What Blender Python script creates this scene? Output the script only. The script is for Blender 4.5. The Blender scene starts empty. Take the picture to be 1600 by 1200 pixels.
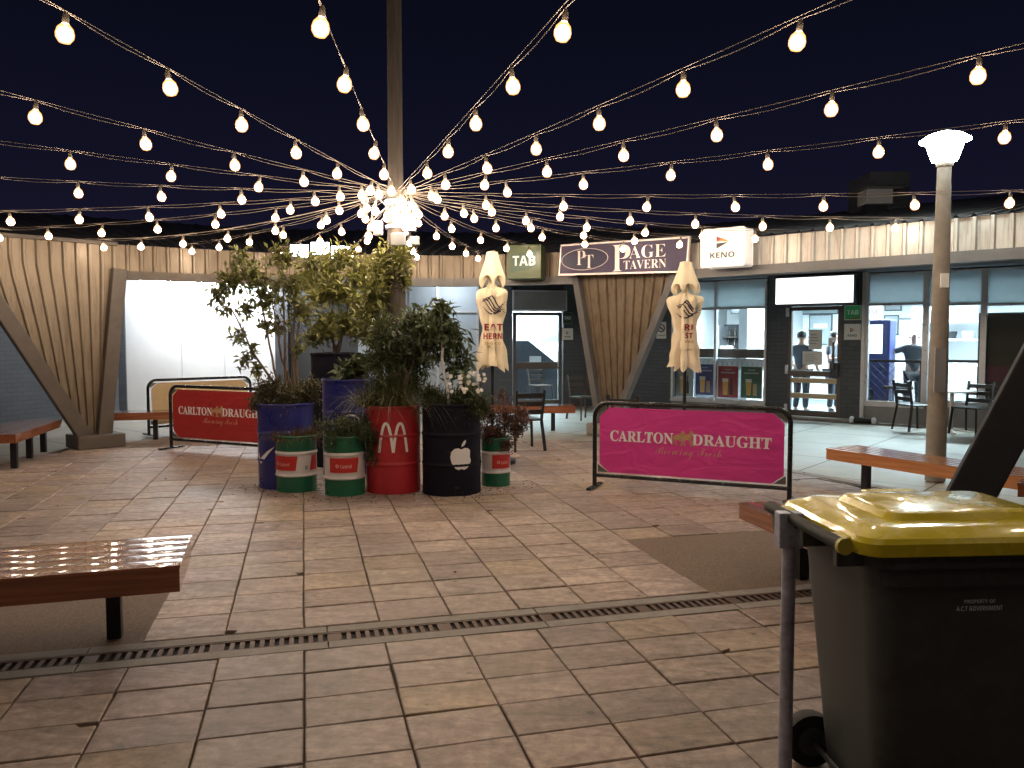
import bpy, bmesh, math, random
from mathutils.bvhtree import BVHTree
from mathutils import Vector, Matrix, Quaternion
random.seed(11)
R = math.radians
S = bpy.context.scene
COL = S.collection
# ------------------------------------------------------------------ camera, sky, exposure
CAM_H, FPX, HORIZ = 1.6, 1250.0, 530.0
PITCH = math.atan((600 - HORIZ) / FPX)
cam_d = bpy.data.cameras.new('camera'); cam = bpy.data.objects.new('camera', cam_d); COL.objects.link(cam)
cam.location = (0, 0, CAM_H); cam.rotation_euler = (R(90) - PITCH, 0, 0)
cam_d.sensor_width = 36; cam_d.lens = 36 * FPX / 1600; cam_d.clip_start = 0.05; cam_d.clip_end = 400
S.camera = cam
W = bpy.data.worlds.new('World'); S.world = W; W.use_nodes = True
wn = W.node_tree.nodes; wl = W.node_tree.links
bg = wn['Background']; bg.inputs['Strength'].default_value = 0.62
tc = wn.new('ShaderNodeTexCoord'); sx = wn.new('ShaderNodeSeparateXYZ'); cr = wn.new('ShaderNodeValToRGB')
wl.new(tc.outputs['Generated'], sx.inputs[0]); wl.new(sx.outputs['Z'], cr.inputs[0]); wl.new(cr.outputs[0], bg.inputs['Color'])
cr.color_ramp.elements[0].position = 0.0; cr.color_ramp.elements[0].color = (0.0125, 0.0112, 0.029, 1)
cr.color_ramp.elements[1].position = 0.42; cr.color_ramp.elements[1].color = (0.0028, 0.0035, 0.0088, 1)
e = cr.color_ramp.elements.new(0.2); e.color = (0.0062, 0.0064, 0.0185, 1)
vs = S.view_settings; vs.view_transform = 'Standard'; vs.look = 'None'; vs.exposure = 0.5; vs.gamma = 1
S.render.engine = 'CYCLES'
cy = S.cycles; cy.use_denoising = True; cy.max_bounces = 6; cy.diffuse_bounces = 3; cy.glossy_bounces = 3
cy.transmission_bounces = 4; cy.transparent_max_bounces = 12; cy.sample_clamp_indirect = 4; cy.sample_clamp_direct = 0
cy.use_light_tree = True; cy.caustics_reflective = False; cy.caustics_refractive = False

# ------------------------------------------------------------------ pixel -> place (measuring only)
def ray(px, py):
    u = (px - 800) / FPX; v = (600 - py) / FPX
    return Vector((u, math.cos(PITCH) + v * math.sin(PITCH), v * math.cos(PITCH) - math.sin(PITCH)))
CP = Vector((0, 0, CAM_H))
def ground(px, py, z=0.0):
    d = ray(px, py); t = (z - CAM_H) / d.z; return CP + d * t
def at_y(px, py, Y):
    d = ray(px, py); return CP + d * (Y / d.y)

# ------------------------------------------------------------------ materials
def mat(name, col, rough=0.6, metal=0.0, var=0.0, vscale=6.0, bump=0.0, bscale=40.0, spec=0.5, emit=0.0, ecol=None, island=0.0, coat=0.0, trans=0.0, alpha=None):
    m = bpy.data.materials.new(name); m.use_nodes = True
    nt = m.node_tree; n = nt.nodes; l = nt.links; b = n['Principled BSDF']
    b.inputs['Base Color'].default_value = (*col, 1); b.inputs['Roughness'].default_value = rough
    b.inputs['Metallic'].default_value = metal; b.inputs['Specular IOR Level'].default_value = spec
    b.inputs['Coat Weight'].default_value = coat; b.inputs['Coat Roughness'].default_value = .05
    if emit:
        b.inputs['Emission Color'].default_value = (*(ecol or col), 1); b.inputs['Emission Strength'].default_value = emit
    src = None
    if var or bump:
        t = n.new('ShaderNodeTexCoord')
    if var:
        no = n.new('ShaderNodeTexNoise'); no.inputs['Scale'].default_value = vscale; no.inputs['Detail'].default_value = 6; no.inputs['Roughness'].default_value = 0.65
        l.new(t.outputs['Object'], no.inputs['Vector'])
        mr = n.new('ShaderNodeMapRange'); mr.inputs['From Min'].default_value = 0.3; mr.inputs['From Max'].default_value = 0.7
        mr.inputs['To Min'].default_value = 1 - var; mr.inputs['To Max'].default_value = 1 + var
        l.new(no.outputs['Fac'], mr.inputs['Value']); src = mr.outputs['Result']
        rr = n.new('ShaderNodeMapRange'); rr.inputs['From Min'].default_value = 0.3; rr.inputs['From Max'].default_value = 0.7
        rr.inputs['To Min'].default_value = max(0.03, rough - 0.12); rr.inputs['To Max'].default_value = min(1, rough + 0.12)
        l.new(no.outputs['Fac'], rr.inputs['Value']); l.new(rr.outputs['Result'], b.inputs['Roughness'])
    if island:
        g = n.new('ShaderNodeNewGeometry'); mi = n.new('ShaderNodeMapRange')
        mi.inputs['To Min'].default_value = 1 - island; mi.inputs['To Max'].default_value = 1 + island
        l.new(g.outputs['Random Per Island'], mi.inputs['Value'])
        if src:
            mu = n.new('ShaderNodeMath'); mu.operation = 'MULTIPLY'; l.new(src, mu.inputs[0]); l.new(mi.outputs['Result'], mu.inputs[1]); src = mu.outputs[0]
        else: src = mi.outputs['Result']
    if src:
        vm = n.new('ShaderNodeVectorMath'); vm.operation = 'SCALE'; vm.inputs[0].default_value = col
        l.new(src, vm.inputs['Scale']); l.new(vm.outputs[0], b.inputs['Base Color'])
    if bump:
        nb = n.new('ShaderNodeTexNoise'); nb.inputs['Scale'].default_value = bscale; nb.inputs['Detail'].default_value = 4
        l.new(t.outputs['Object'], nb.inputs['Vector'])
        bp = n.new('ShaderNodeBump'); bp.inputs['Strength'].default_value = bump; bp.inputs['Distance'].default_value = 0.01
        l.new(nb.outputs['Fac'], bp.inputs['Height']); l.new(bp.outputs['Normal'], b.inputs['Normal'])
    if trans:
        o = n['Material Output']; tr = n.new('ShaderNodeBsdfTranslucent'); mx = n.new('ShaderNodeMixShader'); mx.inputs[0].default_value = trans
        if src: l.new(vm.outputs[0], tr.inputs['Color'])
        else: tr.inputs['Color'].default_value = (*col, 1)
        l.new(b.outputs[0], mx.inputs[1]); l.new(tr.outputs[0], mx.inputs[2]); l.new(mx.outputs[0], o.inputs['Surface'])
    return m
def emat(name, col, strength):
    m = bpy.data.materials.new(name); m.use_nodes = True; nt = m.node_tree
    nt.nodes.remove(nt.nodes['Principled BSDF']); em = nt.nodes.new('ShaderNodeEmission')
    em.inputs['Color'].default_value = (*col, 1); em.inputs['Strength'].default_value = strength
    nt.links.new(em.outputs[0], nt.nodes['Material Output'].inputs['Surface']); return m
def glow_glass(name, col, strength, clear):
    m = emat(name, col, strength); nt = m.node_tree; n = nt.nodes; t = n.new('ShaderNodeBsdfTransparent'); mx = n.new('ShaderNodeMixShader'); mx.inputs[0].default_value = clear
    nt.links.new(n['Emission'].outputs[0], mx.inputs[1]); nt.links.new(t.outputs[0], mx.inputs[2]); nt.links.new(mx.outputs[0], n['Material Output'].inputs['Surface']); m.cycles.emission_sampling = 'NONE'; return m
def glass_mat(name, tint, refl=0.06):
    m = bpy.data.materials.new(name); m.use_nodes = True; nt = m.node_tree; n = nt.nodes
    n.remove(n['Principled BSDF']); t = n.new('ShaderNodeBsdfTransparent'); t.inputs[0].default_value = (*tint, 1)
    g = n.new('ShaderNodeBsdfGlossy'); g.inputs['Roughness'].default_value = 0.03
    fr = n.new('ShaderNodeLayerWeight'); fr.inputs['Blend'].default_value = 0.25
    mp = n.new('ShaderNodeMath'); mp.operation = 'MULTIPLY_ADD'; mp.inputs[1].default_value = 0.5; mp.inputs[2].default_value = refl * 0.4
    mx = n.new('ShaderNodeMixShader'); nt.links.new(fr.outputs['Fresnel'], mp.inputs[0]); nt.links.new(mp.outputs[0], mx.inputs[0])
    nt.links.new(t.outputs[0], mx.inputs[1]); nt.links.new(g.outputs[0], mx.inputs[2]); nt.links.new(mx.outputs[0], n['Material Output'].inputs['Surface'])
    return m
def brick_mat(name, c1, c2, mortar, rough=0.55):
    m = bpy.data.materials.new(name); m.use_nodes = True; nt = m.node_tree; n = nt.nodes; l = nt.links; b = n['Principled BSDF']
    t = n.new('ShaderNodeTexCoord'); s = n.new('ShaderNodeSeparateXYZ'); c = n.new('ShaderNodeCombineXYZ'); br = n.new('ShaderNodeTexBrick')
    ad = n.new('ShaderNodeMath'); ad.operation = 'ADD'
    l.new(t.outputs['Object'], s.inputs[0]); l.new(s.outputs['X'], ad.inputs[0]); l.new(s.outputs['Y'], ad.inputs[1]); l.new(ad.outputs[0], c.inputs['X']); l.new(s.outputs['Z'], c.inputs['Y']); l.new(c.outputs[0], br.inputs['Vector'])
    br.inputs['Scale'].default_value = 1.0; br.inputs['Brick Width'].default_value = 0.24; br.inputs['Row Height'].default_value = 0.086
    br.inputs['Mortar Size'].default_value = 0.006; br.inputs['Mortar Smooth'].default_value = 0.3
    br.inputs['Color1'].default_value = (*c1, 1); br.inputs['Color2'].default_value = (*c2, 1); br.inputs['Mortar'].default_value = (*mortar, 1)
    l.new(br.outputs['Color'], b.inputs['Base Color']); b.inputs['Roughness'].default_value = rough
    bp = n.new('ShaderNodeBump'); bp.invert = True; bp.inputs['Strength'].default_value = 0.7; bp.inputs['Distance'].default_value = 0.008
    l.new(br.outputs['Fac'], bp.inputs['Height']); l.new(bp.outputs['Normal'], b.inputs['Normal']); return m
def wood_mat(name, ca, cb, rough=0.3, axis='X', coat=0.3):
    m = bpy.data.materials.new(name); m.use_nodes = True; nt = m.node_tree; n = nt.nodes; l = nt.links; b = n['Principled BSDF']
    t = n.new('ShaderNodeTexCoord'); mp = n.new('ShaderNodeMapping'); no = n.new('ShaderNodeTexNoise'); r = n.new('ShaderNodeValToRGB')
    sc = {'X': (0.7, 14, 14), 'Z': (14, 14, 0.7)}[axis]; mp.inputs['Scale'].default_value = sc
    l.new(t.outputs['Object'], mp.inputs[0]); l.new(mp.outputs[0], no.inputs['Vector']); no.inputs['Scale'].default_value = 3; no.inputs['Detail'].default_value = 7
    l.new(no.outputs['Fac'], r.inputs[0]); r.color_ramp.elements[0].position = 0.3; r.color_ramp.elements[1].position = 0.7
    r.color_ramp.elements[0].color = (*ca, 1); r.color_ramp.elements[1].color = (*cb, 1)
    g = n.new('ShaderNodeNewGeometry'); mi = n.new('ShaderNodeMapRange'); mi.inputs['To Min'].default_value = 0.75; mi.inputs['To Max'].default_value = 1.2
    l.new(g.outputs['Random Per Island'], mi.inputs['Value']); vm = n.new('ShaderNodeVectorMath'); vm.operation = 'SCALE'
    l.new(r.outputs[0], vm.inputs[0]); l.new(mi.outputs['Result'], vm.inputs['Scale']); l.new(vm.outputs[0], b.inputs['Base Color'])
    b.inputs['Roughness'].default_value = rough; b.inputs['Coat Weight'].default_value = coat; b.inputs['Coat Roughness'].default_value = 0.03
    bp = n.new('ShaderNodeBump'); bp.inputs['Strength'].default_value = 0.12; bp.inputs['Distance'].default_value = 0.004
    l.new(no.outputs['Fac'], bp.inputs['Height']); l.new(bp.outputs['Normal'], b.inputs['Normal']); return m
def paver_mat():
    m = bpy.data.materials.new('sandstone_paver'); m.use_nodes = True; nt = m.node_tree; n = nt.nodes; l = nt.links; b = n['Principled BSDF']
    g = n.new('ShaderNodeNewGeometry'); r = n.new('ShaderNodeValToRGB'); l.new(g.outputs['Random Per Island'], r.inputs[0])
    cols = [(0, (0.290, 0.209, 0.180)), (0.15, (0.398, 0.296, 0.245)), (0.3, (0.326, 0.239, 0.208)), (0.44, (0.416, 0.314, 0.254)), (0.58, (0.362, 0.275, 0.242)), (0.72, (0.389, 0.284, 0.200)), (0.86, (0.278, 0.203, 0.179)), (1, (0.440, 0.341, 0.293))]
    el = r.color_ramp.elements; el[0].color = (*cols[0][1], 1); el[1].position = 1; el[1].color = (*cols[-1][1], 1)
    for p, c in cols[1:-1]:
        x = el.new(p); x.color = (*c, 1)
    t = n.new('ShaderNodeTexCoord'); of = n.new('ShaderNodeVectorMath'); of.operation = 'ADD'
    sc = n.new('ShaderNodeVectorMath'); sc.operation = 'SCALE'; sc.inputs[0].default_value = (37, 91, 53); l.new(g.outputs['Random Per Island'], sc.inputs['Scale'])
    l.new(t.outputs['Object'], of.inputs[0]); l.new(sc.outputs[0], of.inputs[1])
    mp = n.new('ShaderNodeMapping'); mp.inputs['Scale'].default_value = (1.0, 2.6, 1); mp.inputs['Rotation'].default_value = (0, 0, 0.5); l.new(of.outputs[0], mp.inputs[0])
    no = n.new('ShaderNodeTexNoise'); no.inputs['Scale'].default_value = 2.6; no.inputs['Detail'].default_value = 8; no.inputs['Roughness'].default_value = 0.68; no.inputs['Distortion'].default_value = 1.5
    l.new(mp.outputs[0], no.inputs['Vector'])
    mr = n.new('ShaderNodeMapRange'); mr.inputs['From Min'].default_value = 0.28; mr.inputs['From Max'].default_value = 0.72; mr.inputs['To Min'].default_value = 0.5; mr.inputs['To Max'].default_value = 1.42
    l.new(no.outputs['Fac'], mr.inputs['Value'])
    n2 = n.new('ShaderNodeTexNoise'); n2.inputs['Scale'].default_value = 0.55; n2.inputs['Detail'].default_value = 5; l.new(t.outputs['Object'], n2.inputs['Vector'])
    m2 = n.new('ShaderNodeMapRange'); m2.inputs['From Min'].default_value = 0.35; m2.inputs['From Max'].default_value = 0.65; m2.inputs['To Min'].default_value = 0.62; m2.inputs['To Max'].default_value = 1.15; l.new(n2.outputs['Fac'], m2.inputs['Value'])
    n3 = n.new('ShaderNodeTexNoise'); n3.inputs['Scale'].default_value = 17; n3.inputs['Detail'].default_value = 9; n3.inputs['Roughness'].default_value = .72; l.new(t.outputs['Object'], n3.inputs['Vector'])
    m3 = n.new('ShaderNodeMapRange'); m3.inputs['From Min'].default_value = 0.32; m3.inputs['From Max'].default_value = 0.7; m3.inputs['To Min'].default_value = 1.34; m3.inputs['To Max'].default_value = 0.58; l.new(n3.outputs['Fac'], m3.inputs['Value'])
    mu = n.new('ShaderNodeMath'); mu.operation = 'MULTIPLY'; l.new(mr.outputs['Result'], mu.inputs[0]); l.new(m2.outputs['Result'], mu.inputs[1])
    mu2 = n.new('ShaderNodeMath'); mu2.operation = 'MULTIPLY'; l.new(mu.outputs[0], mu2.inputs[0]); l.new(m3.outputs['Result'], mu2.inputs[1])
    vm = n.new('ShaderNodeVectorMath'); vm.operation = 'SCALE'; l.new(r.outputs[0], vm.inputs[0]); l.new(mu2.outputs[0], vm.inputs['Scale']); l.new(vm.outputs[0], b.inputs['Base Color'])
    vo = n.new('ShaderNodeTexVoronoi'); vo.inputs['Scale'].default_value = 3.3; l.new(t.outputs['Object'], vo.inputs['Vector'])
    gs = n.new('ShaderNodeMapRange'); gs.inputs['From Min'].default_value = .055; gs.inputs['From Max'].default_value = .075; gs.inputs['To Min'].default_value = .45; gs.inputs['To Max'].default_value = 1; l.new(vo.outputs['Distance'], gs.inputs['Value'])
    mu3 = n.new('ShaderNodeMath'); mu3.operation = 'MULTIPLY'; l.new(mu2.outputs[0], mu3.inputs[0]); l.new(gs.outputs['Result'], mu3.inputs[1]); l.new(mu3.outputs[0], vm.inputs['Scale'])
    rr = n.new('ShaderNodeMapRange'); rr.inputs['To Min'].default_value = 0.38; rr.inputs['To Max'].default_value = 0.75; l.new(n2.outputs['Fac'], rr.inputs['Value']); l.new(rr.outputs['Result'], b.inputs['Roughness'])
    bp = n.new('ShaderNodeBump'); bp.inputs['Strength'].default_value = 0.35; bp.inputs['Distance'].default_value = 0.006; l.new(no.outputs['Fac'], bp.inputs['Height']); l.new(bp.outputs['Normal'], b.inputs['Normal'])
    return m
def drum_mat(name, col, rough=.36, spec=.5):
    m = mat(name, col, rough, var=.2, vscale=4, spec=spec); nt = m.node_tree; n = nt.nodes; l = nt.links; b = n['Principled BSDF']; t = n['Texture Coordinate']
    no = n.new('ShaderNodeTexNoise'); no.inputs['Scale'].default_value = 9; no.inputs['Detail'].default_value = 9; no.inputs['Roughness'].default_value = .7; l.new(t.outputs['Object'], no.inputs['Vector'])
    r = n.new('ShaderNodeValToRGB'); r.color_ramp.elements[0].position = .635; r.color_ramp.elements[1].position = .70; l.new(no.outputs['Fac'], r.inputs[0])
    mx = n.new('ShaderNodeMix'); mx.data_type = 'RGBA'; l.new(r.outputs[0], mx.inputs['Factor']); src = b.inputs['Base Color'].links[0].from_socket; l.new(src, mx.inputs['A']); mx.inputs['B'].default_value = (.09, .045, .03, 1); l.new(mx.outputs['Result'], b.inputs['Base Color'])
    mp = n.new('ShaderNodeMapping'); mp.inputs['Scale'].default_value = (1, 1, .35); l.new(t.outputs['Object'], mp.inputs[0])
    nb = n.new('ShaderNodeTexNoise'); nb.inputs['Scale'].default_value = 5.5; nb.inputs['Detail'].default_value = 3; l.new(mp.outputs[0], nb.inputs['Vector'])
    bp = n.new('ShaderNodeBump'); bp.inputs['Strength'].default_value = .5; bp.inputs['Distance'].default_value = .03; l.new(nb.outputs['Fac'], bp.inputs['Height']); l.new(bp.outputs['Normal'], b.inputs['Normal']); return m
def streak_mat(name, col, rough):
    m = mat(name, col, rough, metal=.25, var=.14, vscale=2.2, bump=.04, bscale=9); nt = m.node_tree; n = nt.nodes; l = nt.links; b = n['Principled BSDF']; t = n['Texture Coordinate']
    mp = n.new('ShaderNodeMapping'); mp.inputs['Scale'].default_value = (11, 11, .9); l.new(t.outputs['Object'], mp.inputs[0])
    no = n.new('ShaderNodeTexNoise'); no.inputs['Scale'].default_value = 1.6; no.inputs['Detail'].default_value = 8; no.inputs['Roughness'].default_value = .7; l.new(mp.outputs[0], no.inputs['Vector'])
    r = n.new('ShaderNodeValToRGB'); r.color_ramp.elements[0].position = .48; r.color_ramp.elements[1].position = .75; l.new(no.outputs['Fac'], r.inputs[0])
    mx = n.new('ShaderNodeMix'); mx.data_type = 'RGBA'; l.new(r.outputs[0], mx.inputs['Factor']); src = b.inputs['Base Color'].links[0].from_socket; l.new(src, mx.inputs['A']); mx.inputs['B'].default_value = (col[0] * .42, col[1] * .36, col[2] * .30, 1); l.new(mx.outputs['Result'], b.inputs['Base Color']); return m
def vinyl_mat(name, col, rough):
    m = mat(name, col, rough, var=.07, vscale=3); nt = m.node_tree; n = nt.nodes; l = nt.links; b = n['Principled BSDF']; t = n['Texture Coordinate']
    mp = n.new('ShaderNodeMapping'); mp.inputs['Scale'].default_value = (1.1, 1, 2.6); mp.inputs['Rotation'].default_value = (0, .35, 0); l.new(t.outputs['Object'], mp.inputs[0])
    nb = n.new('ShaderNodeTexNoise'); nb.inputs['Scale'].default_value = 2.2; nb.inputs['Detail'].default_value = 2; nb.inputs['Distortion'].default_value = 1.2; l.new(mp.outputs[0], nb.inputs['Vector'])
    bp = n.new('ShaderNodeBump'); bp.inputs['Strength'].default_value = .6; bp.inputs['Distance'].default_value = .035; l.new(nb.outputs['Fac'], bp.inputs['Height']); l.new(bp.outputs['Normal'], b.inputs['Normal']); return m
M = dict(
    paver=paver_mat(), grout=mat('dark_joint', (.085, .066, .052), .9, var=.4, vscale=8),
    aggregate=mat('exposed_aggregate', (.165, .115, .084), .85, var=.6, vscale=90, bump=.6, bscale=120),
    concrete=mat('apron_concrete', (.36, .33, .275), .6, var=.22, vscale=1.6, bump=.15, bscale=60),
    dconc=mat('drain_concrete', (.26, .235, .215), .8, var=.25, vscale=9, bump=.3, bscale=90),
    iron=mat('rusty_iron_grate', (.10, .062, .05), .6, metal=.5, var=.4, vscale=25),
    black=mat('black_void', (.008, .008, .008), .9),
    corr=streak_mat('beige_metal_sheet', (.205, .158, .11), .42),
    fasc=streak_mat('pale_metal_sheet', (.46, .43, .39), .42),
    roofm=mat('grey_roof_sheet', (.13, .125, .13), .6, metal=.2, var=.2, vscale=2),
    beam=mat('brown_grey_beam', (.095, .075, .062), .55, var=.22, vscale=5, bump=.15),
    gbeam=mat('grey_beam', (.125, .12, .12), .5, var=.15, vscale=4, bump=.1),
    soffit=mat('dark_soffit', (.07, .065, .065), .8, var=.15, vscale=3),
    darkbeam=mat('dark_beam_paint_and_shade', (.009, .0085, .011), .75, var=.3, vscale=6, bump=.15),  # dark paint taken darker, so shade on the near side sits in the colour
    brick=brick_mat('blue_grey_painted_brick', (.075, .088, .105), (.06, .072, .088), (.045, .052, .064)),
    white=mat('white_wall_panel', (.72, .74, .76), .55, var=.04, vscale=2),
    wframe=mat('white_aluminium', (.62, .64, .68), .35, metal=.3, var=.08, vscale=8),
    gframe=mat('bronze_grey_frame', (.12, .10, .09), .4, metal=.4, var=.1, vscale=8),
    dpanel=mat('dark_panel', (.045, .05, .06), .6, var=.15, vscale=3),
    gpanel=mat('grey_panel', (.25, .25, .26), .6, var=.12, vscale=4),
    transom=mat('pale_blue_panel', (.50, .56, .58), .35, var=.07, vscale=1.5, trans=.55),
    bluewall=mat('pale_blue_wall', (.42, .50, .57), .6, var=.05, vscale=2),
    glass=glass_mat('window_glass', (.93, .97, .98)),
    wood=wood_mat('varnished_red_timber', (.15, .045, .02), (.29, .10, .042), .2, coat=.9),
    wood2=wood_mat('orange_timber', (.32, .12, .04), (.48, .21, .08), .2, coat=.9),
    ply=wood_mat('pale_timber', (.48, .36, .22), (.62, .50, .34), .5, coat=0),
    pole=wood_mat('weathered_pole', (.036, .028, .023), (.068, .054, .045), .85, axis='Z', coat=0),
    lampost=mat('concrete_post', (.235, .20, .165), .75, var=.2, vscale=7, bump=.25),
    steel=mat('dark_steel', (.03, .03, .034), .4, metal=.6, var=.2, vscale=12),
    galv=mat('galvanised_steel', (.42, .44, .54), .45, metal=.3, var=.4, vscale=22, bump=.1),
    bframe=mat('black_gloss_tube', (.012, .012, .014), .22, var=.2, vscale=12),
    magenta=vinyl_mat('glare_pink_vinyl', (.68, .05, .30), .38),  # same red vinyl; the lamp's pink glare is put into its colour
    redvinyl=vinyl_mat('red_vinyl', (.40, .028, .028), .42),
    tanvinyl=vinyl_mat('tan_vinyl', (.55, .40, .22), .5),
    corner=mat('grey_corner_tab', (.10, .10, .09), .5),
    letter=mat('white_lettering', (.82, .80, .80), .5),
    gold=mat('gold_print', (.48, .30, .15), .5, var=.25, vscale=30),
    goldt=mat('faded_gold_print', (.62, .36, .22), .5),
    blue=drum_mat('blue_drum_paint', (.022, .025, .17), .32),
    green=drum_mat('green_drum_paint', (.012, .12, .062), .35),
    red=drum_mat('red_drum_paint', (.42, .022, .03), .36),
    navy=drum_mat('near_black_drum_paint', (.006, .006, .014), .62, .2),
    band=mat('white_drum_band', (.66, .62, .62), .4, var=.08, vscale=6),
    decal=mat('red_label', (.52, .03, .025), .4, var=.08, vscale=8),
    pinkish=mat('pinkish_print', (.75, .42, .40), .5),
    soil=mat('potting_soil', (.03, .02, .014), .95, var=.4, vscale=30, bump=.6),
    canvas=mat('cream_canvas', (.76, .65, .47), .8, var=.08, vscale=5, bump=.1, bscale=60, trans=.12),
    inknavy=mat('navy_print', (.022, .022, .04), .7), inkred=mat('dark_red_print', (.26, .015, .02), .7), inktan=mat('tan_print', (.42, .27, .12), .7),
    cable=mat('pale_cable', (.20, .16, .13), .7), socket=mat('grey_socket', (.16, .13, .10), .5),
    bulb=glow_glass('halo_bulb_glass', (1.0, .42, .14), 6.0, .85), core=emat('lit_bulb_core', (1.0, .80, .59), 105.0), lamp=emat('lit_lantern', (.86, 1.0, .97), 42.0),  # bulb glass emits orange itself, imitating the halo round each core
    tube=emat('fluorescent_tube', (.95, .98, 1.0), 250.0), panel_l=emat('lit_ceiling_panel', (.76, .95, 1.0), 150.0), flood=emat('lit_floodlight', (.88, .96, 1.0), 34.0),
    signlit=emat('lit_blank_sign', (1, 1, 1), 1.6), kenolit=mat('white_lightbox', (.80, .76, .72), .4, emit=.18, ecol=(1, .92, .86)),
    tabgreen=mat('green_sign', (.055, .075, .026), .4, var=.1, emit=.01), tabdark=mat('dark_green_sign', (.02, .06, .03), .4), tablit=mat('lit_green_sign', (.02, .22, .08), .4, emit=.12),
    purple=mat('purple_sign_face', (.034, .020, .06), .55, var=.1, vscale=3), purple2=mat('dark_purple_oval', (.016, .013, .045), .55), silver=mat('silver_lettering', (.62, .52, .50), .35, metal=.2),
    yellow=mat('yellow_lid_plastic', (.74, .60, .025), .25, coat=.8, var=.10, vscale=7), binb=mat('dark_green_bin_plastic', (.06, .068, .066), .5, var=.35, vscale=7, bump=.10, bscale=190),
    rubber=mat('black_rubber', (.012, .012, .012), .7), ybox=mat('yellow_ring', (.5, .42, .05), .5),
    greytext=mat('grey_print', (.30, .34, .36), .5), bintxt=mat('pale_bin_print', (.75, .8, .8), .5), faint=mat('faint_print', (.20, .22, .22), .5),
    skin=mat('skin', (.42, .24, .17), .5), skinp=mat('pale_skin', (.55, .36, .29), .5), hair=mat('dark_hair', (.015, .011, .01), .7), shirt=mat('dark_shirt', (.05, .055, .065), .8, var=.15), shirt2=mat('grey_shirt', (.17, .19, .22), .8, var=.12), trousers=mat('dark_trousers', (.025, .027, .035), .8), shoe=mat('black_shoe', (.01, .01, .01), .4),
    paper=mat('white_paper', (.80, .80, .78), .6), ink=mat('black_ink', (.03, .03, .03), .6), keno_o=mat('orange_print', (.75, .28, .08), .5), keno_d=mat('charcoal_print', (.05, .05, .055), .5), keno_r=mat('crimson_print', (.35, .03, .06), .5),
    bluebox=mat('blue_cabinet', (.03, .04, .16), .4), screen=emat('lit_screen', (.85, .95, 1), 2.2),
    cream=mat('off_white_table', (.72, .68, .60), .4), chairb=mat('black_chair', (.014, .013, .013), .35), chairbr=mat('brown_chair', (.055, .03, .02), .5),
    beer=mat('beer_amber', (.75, .42, .12), .4), foam=mat('beer_foam', (.75, .70, .60), .6), pnavy=mat('navy_poster', (.05, .06, .20), .4), pred=mat('maroon_poster', (.32, .035, .045), .4), pgreen=mat('green_poster', (.025, .09, .05), .4),
    bottle=mat('dark_bottle', (.05, .03, .02), .2), ifloor=mat('interior_floor', (.20, .23, .26), .35, var=.15, vscale=3), blind=mat('brown_blind', (.09, .07, .05), .7),
    petal=mat('white_petal', (.75, .70, .62), .6), bark=mat('bark', (.13, .085, .055), .85, var=.3, vscale=20, bump=.4), barkp=mat('pale_stem', (.58, .54, .52), .6, var=.3, vscale=25),
    lf_yel=mat('yellow_green_leaf', (.175, .175, .05), .45, island=.45, trans=.25), lf_mid=mat('olive_leaf', (.15, .155, .05), .45, island=.5, trans=.25), lf_dark=mat('dark_green_leaf', (.065, .085, .034), .42, island=.5, trans=.2),
    lf_olive=mat('brown_olive_leaf', (.085, .078, .04), .55, island=.5, trans=.15), lf_grass=mat('grass_blade', (.085, .085, .03), .5, island=.55, trans=.2), lf_brown=mat('russet_leaf', (.13, .06, .045), .55, island=.5, trans=.2), lf_dry=mat('dry_grass_blade', (.13, .075, .035), .6, island=.5, trans=.2),
)

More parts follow.
